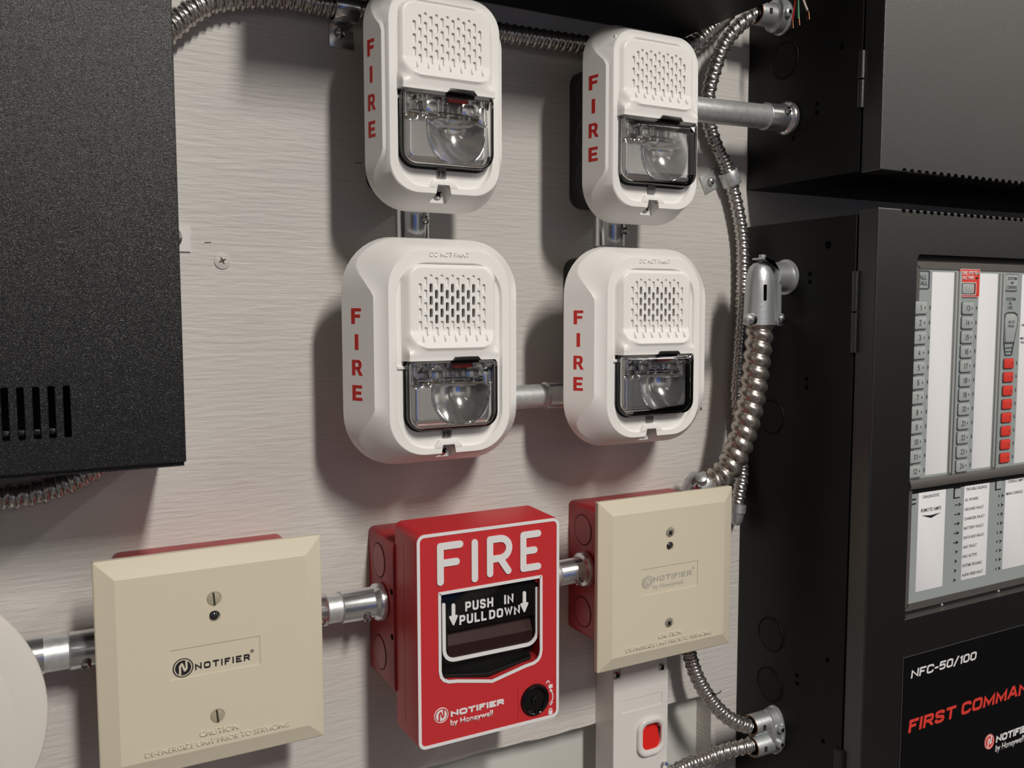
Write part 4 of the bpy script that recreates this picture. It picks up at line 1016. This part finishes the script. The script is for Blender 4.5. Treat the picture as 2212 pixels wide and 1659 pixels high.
# squeeze elbow connector
t = thing('elbow_connector', 'cast zinc ninety-degree squeeze elbow on the cabinet side', 'conduit fitting', V(.509, .0475, -.012))
b = B(); ex, ep = .5095, .0475
secs = [(-.0110, .0135, .0118), (-.004, .0132, .0116), (.012, .0122, .0112), (.022, .0116, .0110), (.029, .0106, .0100), (.0345, .0086, .0080), (.0375, .0055, .0050), (.0388, .0015, .0012)]
R_ = [[(ex+a*math.cos(2*PI*k/32), ep+b_*math.sin(2*PI*k/32), z) for k in range(32)] for z, a, b_ in secs]
obj('elbow_body', loft(b, R_), 'cast', t)
obj('elbow_neck', lathe(B(), [(0, .0118), (.010, .0118), (.0155, .0120), (.0160, .0142), (.0172, .0142)], V(.5205-.0005, ep, .0270), AX['x'], 36), 'cast', t)
obj('seam_plate', loft(B(), [[(x_, p, z) for x_, z in ((.5190, -.008), (.5190, .0330), (.5150, .0390), (.5050, .0415), (.5045, .0402), (.5140, .0378), (.5225, .0300), (.5232, -.004))] for p in (ep-.004, ep+.010)]), 'cast', t)
obj('sight_slot', prism(B(), rrect(.5040, .5062, .0080, .0205, .0010, 4), ep+.0090, ep+.0112), 'hole', t)
obj('top_tab', box(B(), .5085, .5125, ep-.001, ep+.003, .0375, .0442, .0003), 'cast', t)
for xx, sg in ((.4945, -1), (.5250, 1)):
    e = obj('clamp_ear', lathe(B(), [(0, .0052), (.0040, .0052), (.0050, .0042)], V(xx, ep+.0035, -.0070), AX['p'], 20), 'cast', t)
    obj('clamp_screw', lathe(B(), [(0, .0034), (.0022, .0034), (.0030, .0018)], V(xx, ep+.0082, -.0070), AX['p'], 16), 'screw', e)
obj('screw_tail', lathe(B(), [(0, .0016), (.011, .0016), (.0125, .0008)], V(.5225, ep+.008, -.0078), (1, .25, 0), 12), 'screw', t)

# end fitting of the thick conduit, behind the right plate
t = thing('box_connector', 'grey cast connector behind the top right corner of the right ivory plate', 'conduit fitting', V(.466, .027, -.142))
b = B(); lathe(b, [(0, .0126), (.008, .0130), (.010, .0118), (.019, .0112)], V(.4720, .028, -.1375), (-.75, 0, -.70), 30)
obj('clamp_body', b, 'cast', t)
obj('clamp_ear', lathe(B(), [(0, .0045), (.006, .0045), (.007, .0030)], V(.4630, .036, -.1350), (-.5, -.5, .7), 16), 'cast', t)
obj('clamp_screw', lathe(B(), [(0, .0028), (.004, .0028), (.006, .001)], V(.4585, .038, -.1390), (-.8, -.5, .5), 12), 'screw', t)

# end of the thin conduit
t = thing('conduit_end_fitting', 'small zinc fitting at the lower end of the thin flexible conduit', 'conduit fitting', V(.524, .009, -.176))
b = B(); lathe(b, [(0, .0068), (.007, .0070), (.008, .0058), (.014, .0054), (.0165, .0042), (.018, .002)], V(.5265, .0095, -.1650), (-.15, 0, -1), 26)
obj('ferrule', b, 'cast', t)
obj('wire_stub', tube(B(), [(.5225, .004, -.1820), (.5215, .003, -.1860), (.5228, .002, -.1900), (.5215, .001, -.1945)], lambda s, q: .0013, .001, 8), 'black', t)

# duplex connectors on the cabinet side
def duplex(label, p, z, dz, lower=True, tilt=0):
    t = thing('duplex_connector', label, 'conduit fitting', Vector((.525, -p, z)))
    for s_ in ((1, -1) if lower else (1,)):
        zz = z+s_*dz; pp = p-s_*.001
        b = B(); lathe(b, [(.0010, .0068), (.0, .0084), (.001, .0088), (.020, .0088), (.024, .0100)], V(.5105, pp, zz), AX['x'], 32, cap=False)
        obj('barrel', b, 'cast', t)
        obj('barrel_throat', lathe(B(), [(0, .0075), (.004, .0075)], V(.5130, pp, zz), AX['x'], 24), 'hole', t)
        obj('throat_bushing', torus(B(), V(.5108, pp, zz), AX['x'], .0080, .0006, 32, 6), mat('bronze_bushing', (.20, .10, .06), .4, metal=.6), t)
        obj('inspection_slot', prism(B(), rrect(.5165, .5195, zz-.0018, zz+.0024, .0004, 2), pp+.0070, pp+.0090), 'slotbrown', t)
    b = B(); o = []
    hw_ = (dz+.0100) if lower else .0125
    loft(b, [[(x_, p+a*s, zc_+c_*s) for a, c_ in [(.0108*math.cos(2*PI*k/36), (hw_)*math.sin(2*PI*k/36)) for k in range(36)]] for x_, s, zc_ in ((.5260, .80, z), (.5280, 1.0, z), (.5345, 1.02, z), (.5355, 1.10, z), (.5373, 1.10, z))])
    obj('flange_body', b, 'cast', t)
    for s_ in ((1, -1) if lower else (1,)):
        e = obj('clamp_screw', lathe(B(), [(0, .0034), (.0040, .0032), (.0046, .0020)], V(.5320, p+.0095, z+s_*dz*.72), AX['p'], 18), 'cast', t)
        obj('screw_socket', disc(B(), .5320, z+s_*dz*.72, .0016, p+.0130, p+.0143, 12), 'hole', e)
    return t
M['slotbrown'] = mat('dark_slot', (.03, .02, .015), .6)
duplex('double-barrel cast connector holding two flexible conduits, bottom right of board', .0470, -.3510, .0088)
duplex('cast connector at the top of the upper cabinet, thin flexible conduit inside', .0370, .2330, .0, lower=False)

# straps
t = thing('conduit_strap', 'zinc one-hole strap on the thin flexible conduit, left of upper cabinet', 'strap', V(.503, 0, .106))
d = Vector((.0175, .0090)).normalized(); q = Vector((-d.y, d.x))
def pl(a, b_): return (.4968+d.x*a+q.x*b_, .1063+d.y*a+q.y*b_)
fo = obj('foot', prism(B(), [pl(-.0085, -.0075), pl(.0110, -.0075), pl(.0110, .0075), pl(-.0085, .0075)], .0002, .0016, .0003), 'emt', t)
b = B(); RS = []
axd = Vector((q.x, 0, q.y)); out = Vector((d.x, 0, d.y))
for s_ in (-.0062, -.0055, .0, .0055, .0062):
    r_o = .0080 if abs(s_) < .006 else .0076
    cc = Vector((.5112, -.009, .1088))+axd*s_
    RS.append([tuple((lambda v: (v.x, -v.y, v.z))(cc+out*math.cos(a)*r_o+Vector((0, -1, 0))*math.sin(a)*r_o)) for a in [2*PI*k/30 for k in range(30)]])
obj('saddle', loft(b, RS, cap0=False, cap1=False), 'emt', t).modifiers.new('thick', 'SOLIDIFY').thickness = .0008
obj('screw', lathe(B(), [(0, .0034), (.001, .0032), (.0030, .0026), (.0038, .0012)], V(.4965, .0016, .1060), AX['p'], 20), 'screw', t)
t = thing('conduit_strap', 'dark shiny strap left of the top left strobe, holding the arched conduit', 'strap', V(.185, 0, .178))
obj('foot', prism(B(), [(.1772, .1710), (.1934, .1704), (.1934, .1870), (.1772, .1870)], .0002, .0018, .0004), 'zinc', t)
b = B(); lathe(b, [(0, .0084), (.0006, .0088), (.0156, .0088), (.0162, .0084)], V(.1772, .0094, .1938), AX['x'], 36, cap=False)
obj('saddle', b, 'zinc', t).modifiers.new('thick', 'SOLIDIFY').thickness = .0008
obj('screw', lathe(B(), [(0, .0036), (.0008, .0036), (.0026, .0028), (.0034, .0012)], V(.1838, .0018, .1800), AX['p'], 20), 'screw', t)

# ================================================================== loose wires
base = (.5270, .066, .262)
for nm, lab_, mt, mid_, end in (
        ('wire', 'red loose wire end with bare copper, by the upper cabinet', 'wire_red', (.5250, .0640, .2400), (.5240, .0610, .2215)),
        ('wire', 'green loose wire end with bare copper, by the upper cabinet', 'wire_green', (.5250, .0660, .2400), (.5245, .0670, .2220)),
        ('wire', 'white loose wire end with bare copper, by the upper cabinet', 'wire_white', (.5252, .0690, .2405), (.5250, .0760, .2240))):
    t = thing(nm, lab_, 'wire', V(*end))
    obj('insulation', tube(B(), [base, mid_, end], lambda s, q: .0008, .002, 8), mt, t)
    for k in range(3):
        a = (end[0], end[1]+(k-1)*.0005, end[2]+.0006)
        obj('copper_strand', tube(B(), [a, (a[0], a[1]+(k-1)*.0004, a[2]-.0030), (a[0], a[1]+(k-1)*.0008, a[2]-.0060)], lambda s, q: .00030, .001, 6), 'copper', t)

# main lamp's fixture frame, plus an invented one at the rear left
for (lx, ly, wd, ln, lab_) in ((.36, 2.05, .16, .95, 'ceiling tube lamp above the board, out of view'), (-1.3, 2.9, .2, 1.2, 'far ceiling tube lamp at the rear left, out of view')):
    t = thing('ceiling_lamp', lab_, 'lamp', V(lx, ly, 1.397))
    b = B(); frame(b, rrect(-(wd/2+.03), wd/2+.03, -(ln/2+.03), ln/2+.03, .01, 3), .028, 0, .03)
    for v in b.verts: v.co = Vector((lx+v.co.x, -ly+v.co.z, 1.37+(-v.co.y)))
    obj('fixture_frame', b, 'ceil', t)

t = thing('metal_cupboard', 'tall blue metal cupboard against the far wall, out of view behind the camera', 'cupboard', V(.3, 3.5, -1.5))  # guessed object, added so the strobe reflectors pick up blue
obj('body', box(B(), -.1, .9, 3.40, 3.79, -1.5, .30), 'bluep', t)
obj('door', box(B(), -.09, .395, 3.38, 3.40, -1.45, .28), 'bluep', t); obj('door', box(B(), .405, .89, 3.38, 3.40, -1.45, .28), 'bluep', t)

t = thing('storage_lockers', 'row of dark grey lockers along the right wall, out of view', 'locker', V(2.2, 1.9, -1.5))  # invented dark boxes, darken the low reflections in the cabinet doors
for k in range(5):
    obj('body', box(B(), 2.02, 2.395, .35+k*.66, 1.0+k*.66, -1.5, .24), 'lockerm', t)
    obj('door', box(B(), 2.0, 2.02, .36+k*.66, .99+k*.66, -1.44, .22), 'lockerm', t)
t = thing('storage_lockers', 'row of dark grey lockers against the far wall, out of view', 'locker', V(-.7, 3.6, -1.5))  # also invented, darken what the vented cabinet reflects low down
for k in range(3):
    obj('body', box(B(), -1.55+k*.48, -1.08+k*.48, 3.45, 3.79, -1.5, .30), 'lockerm', t)
    obj('door', box(B(), -1.54+k*.48, -1.09+k*.48, 3.43, 3.45, -1.44, .28), 'lockerm', t)
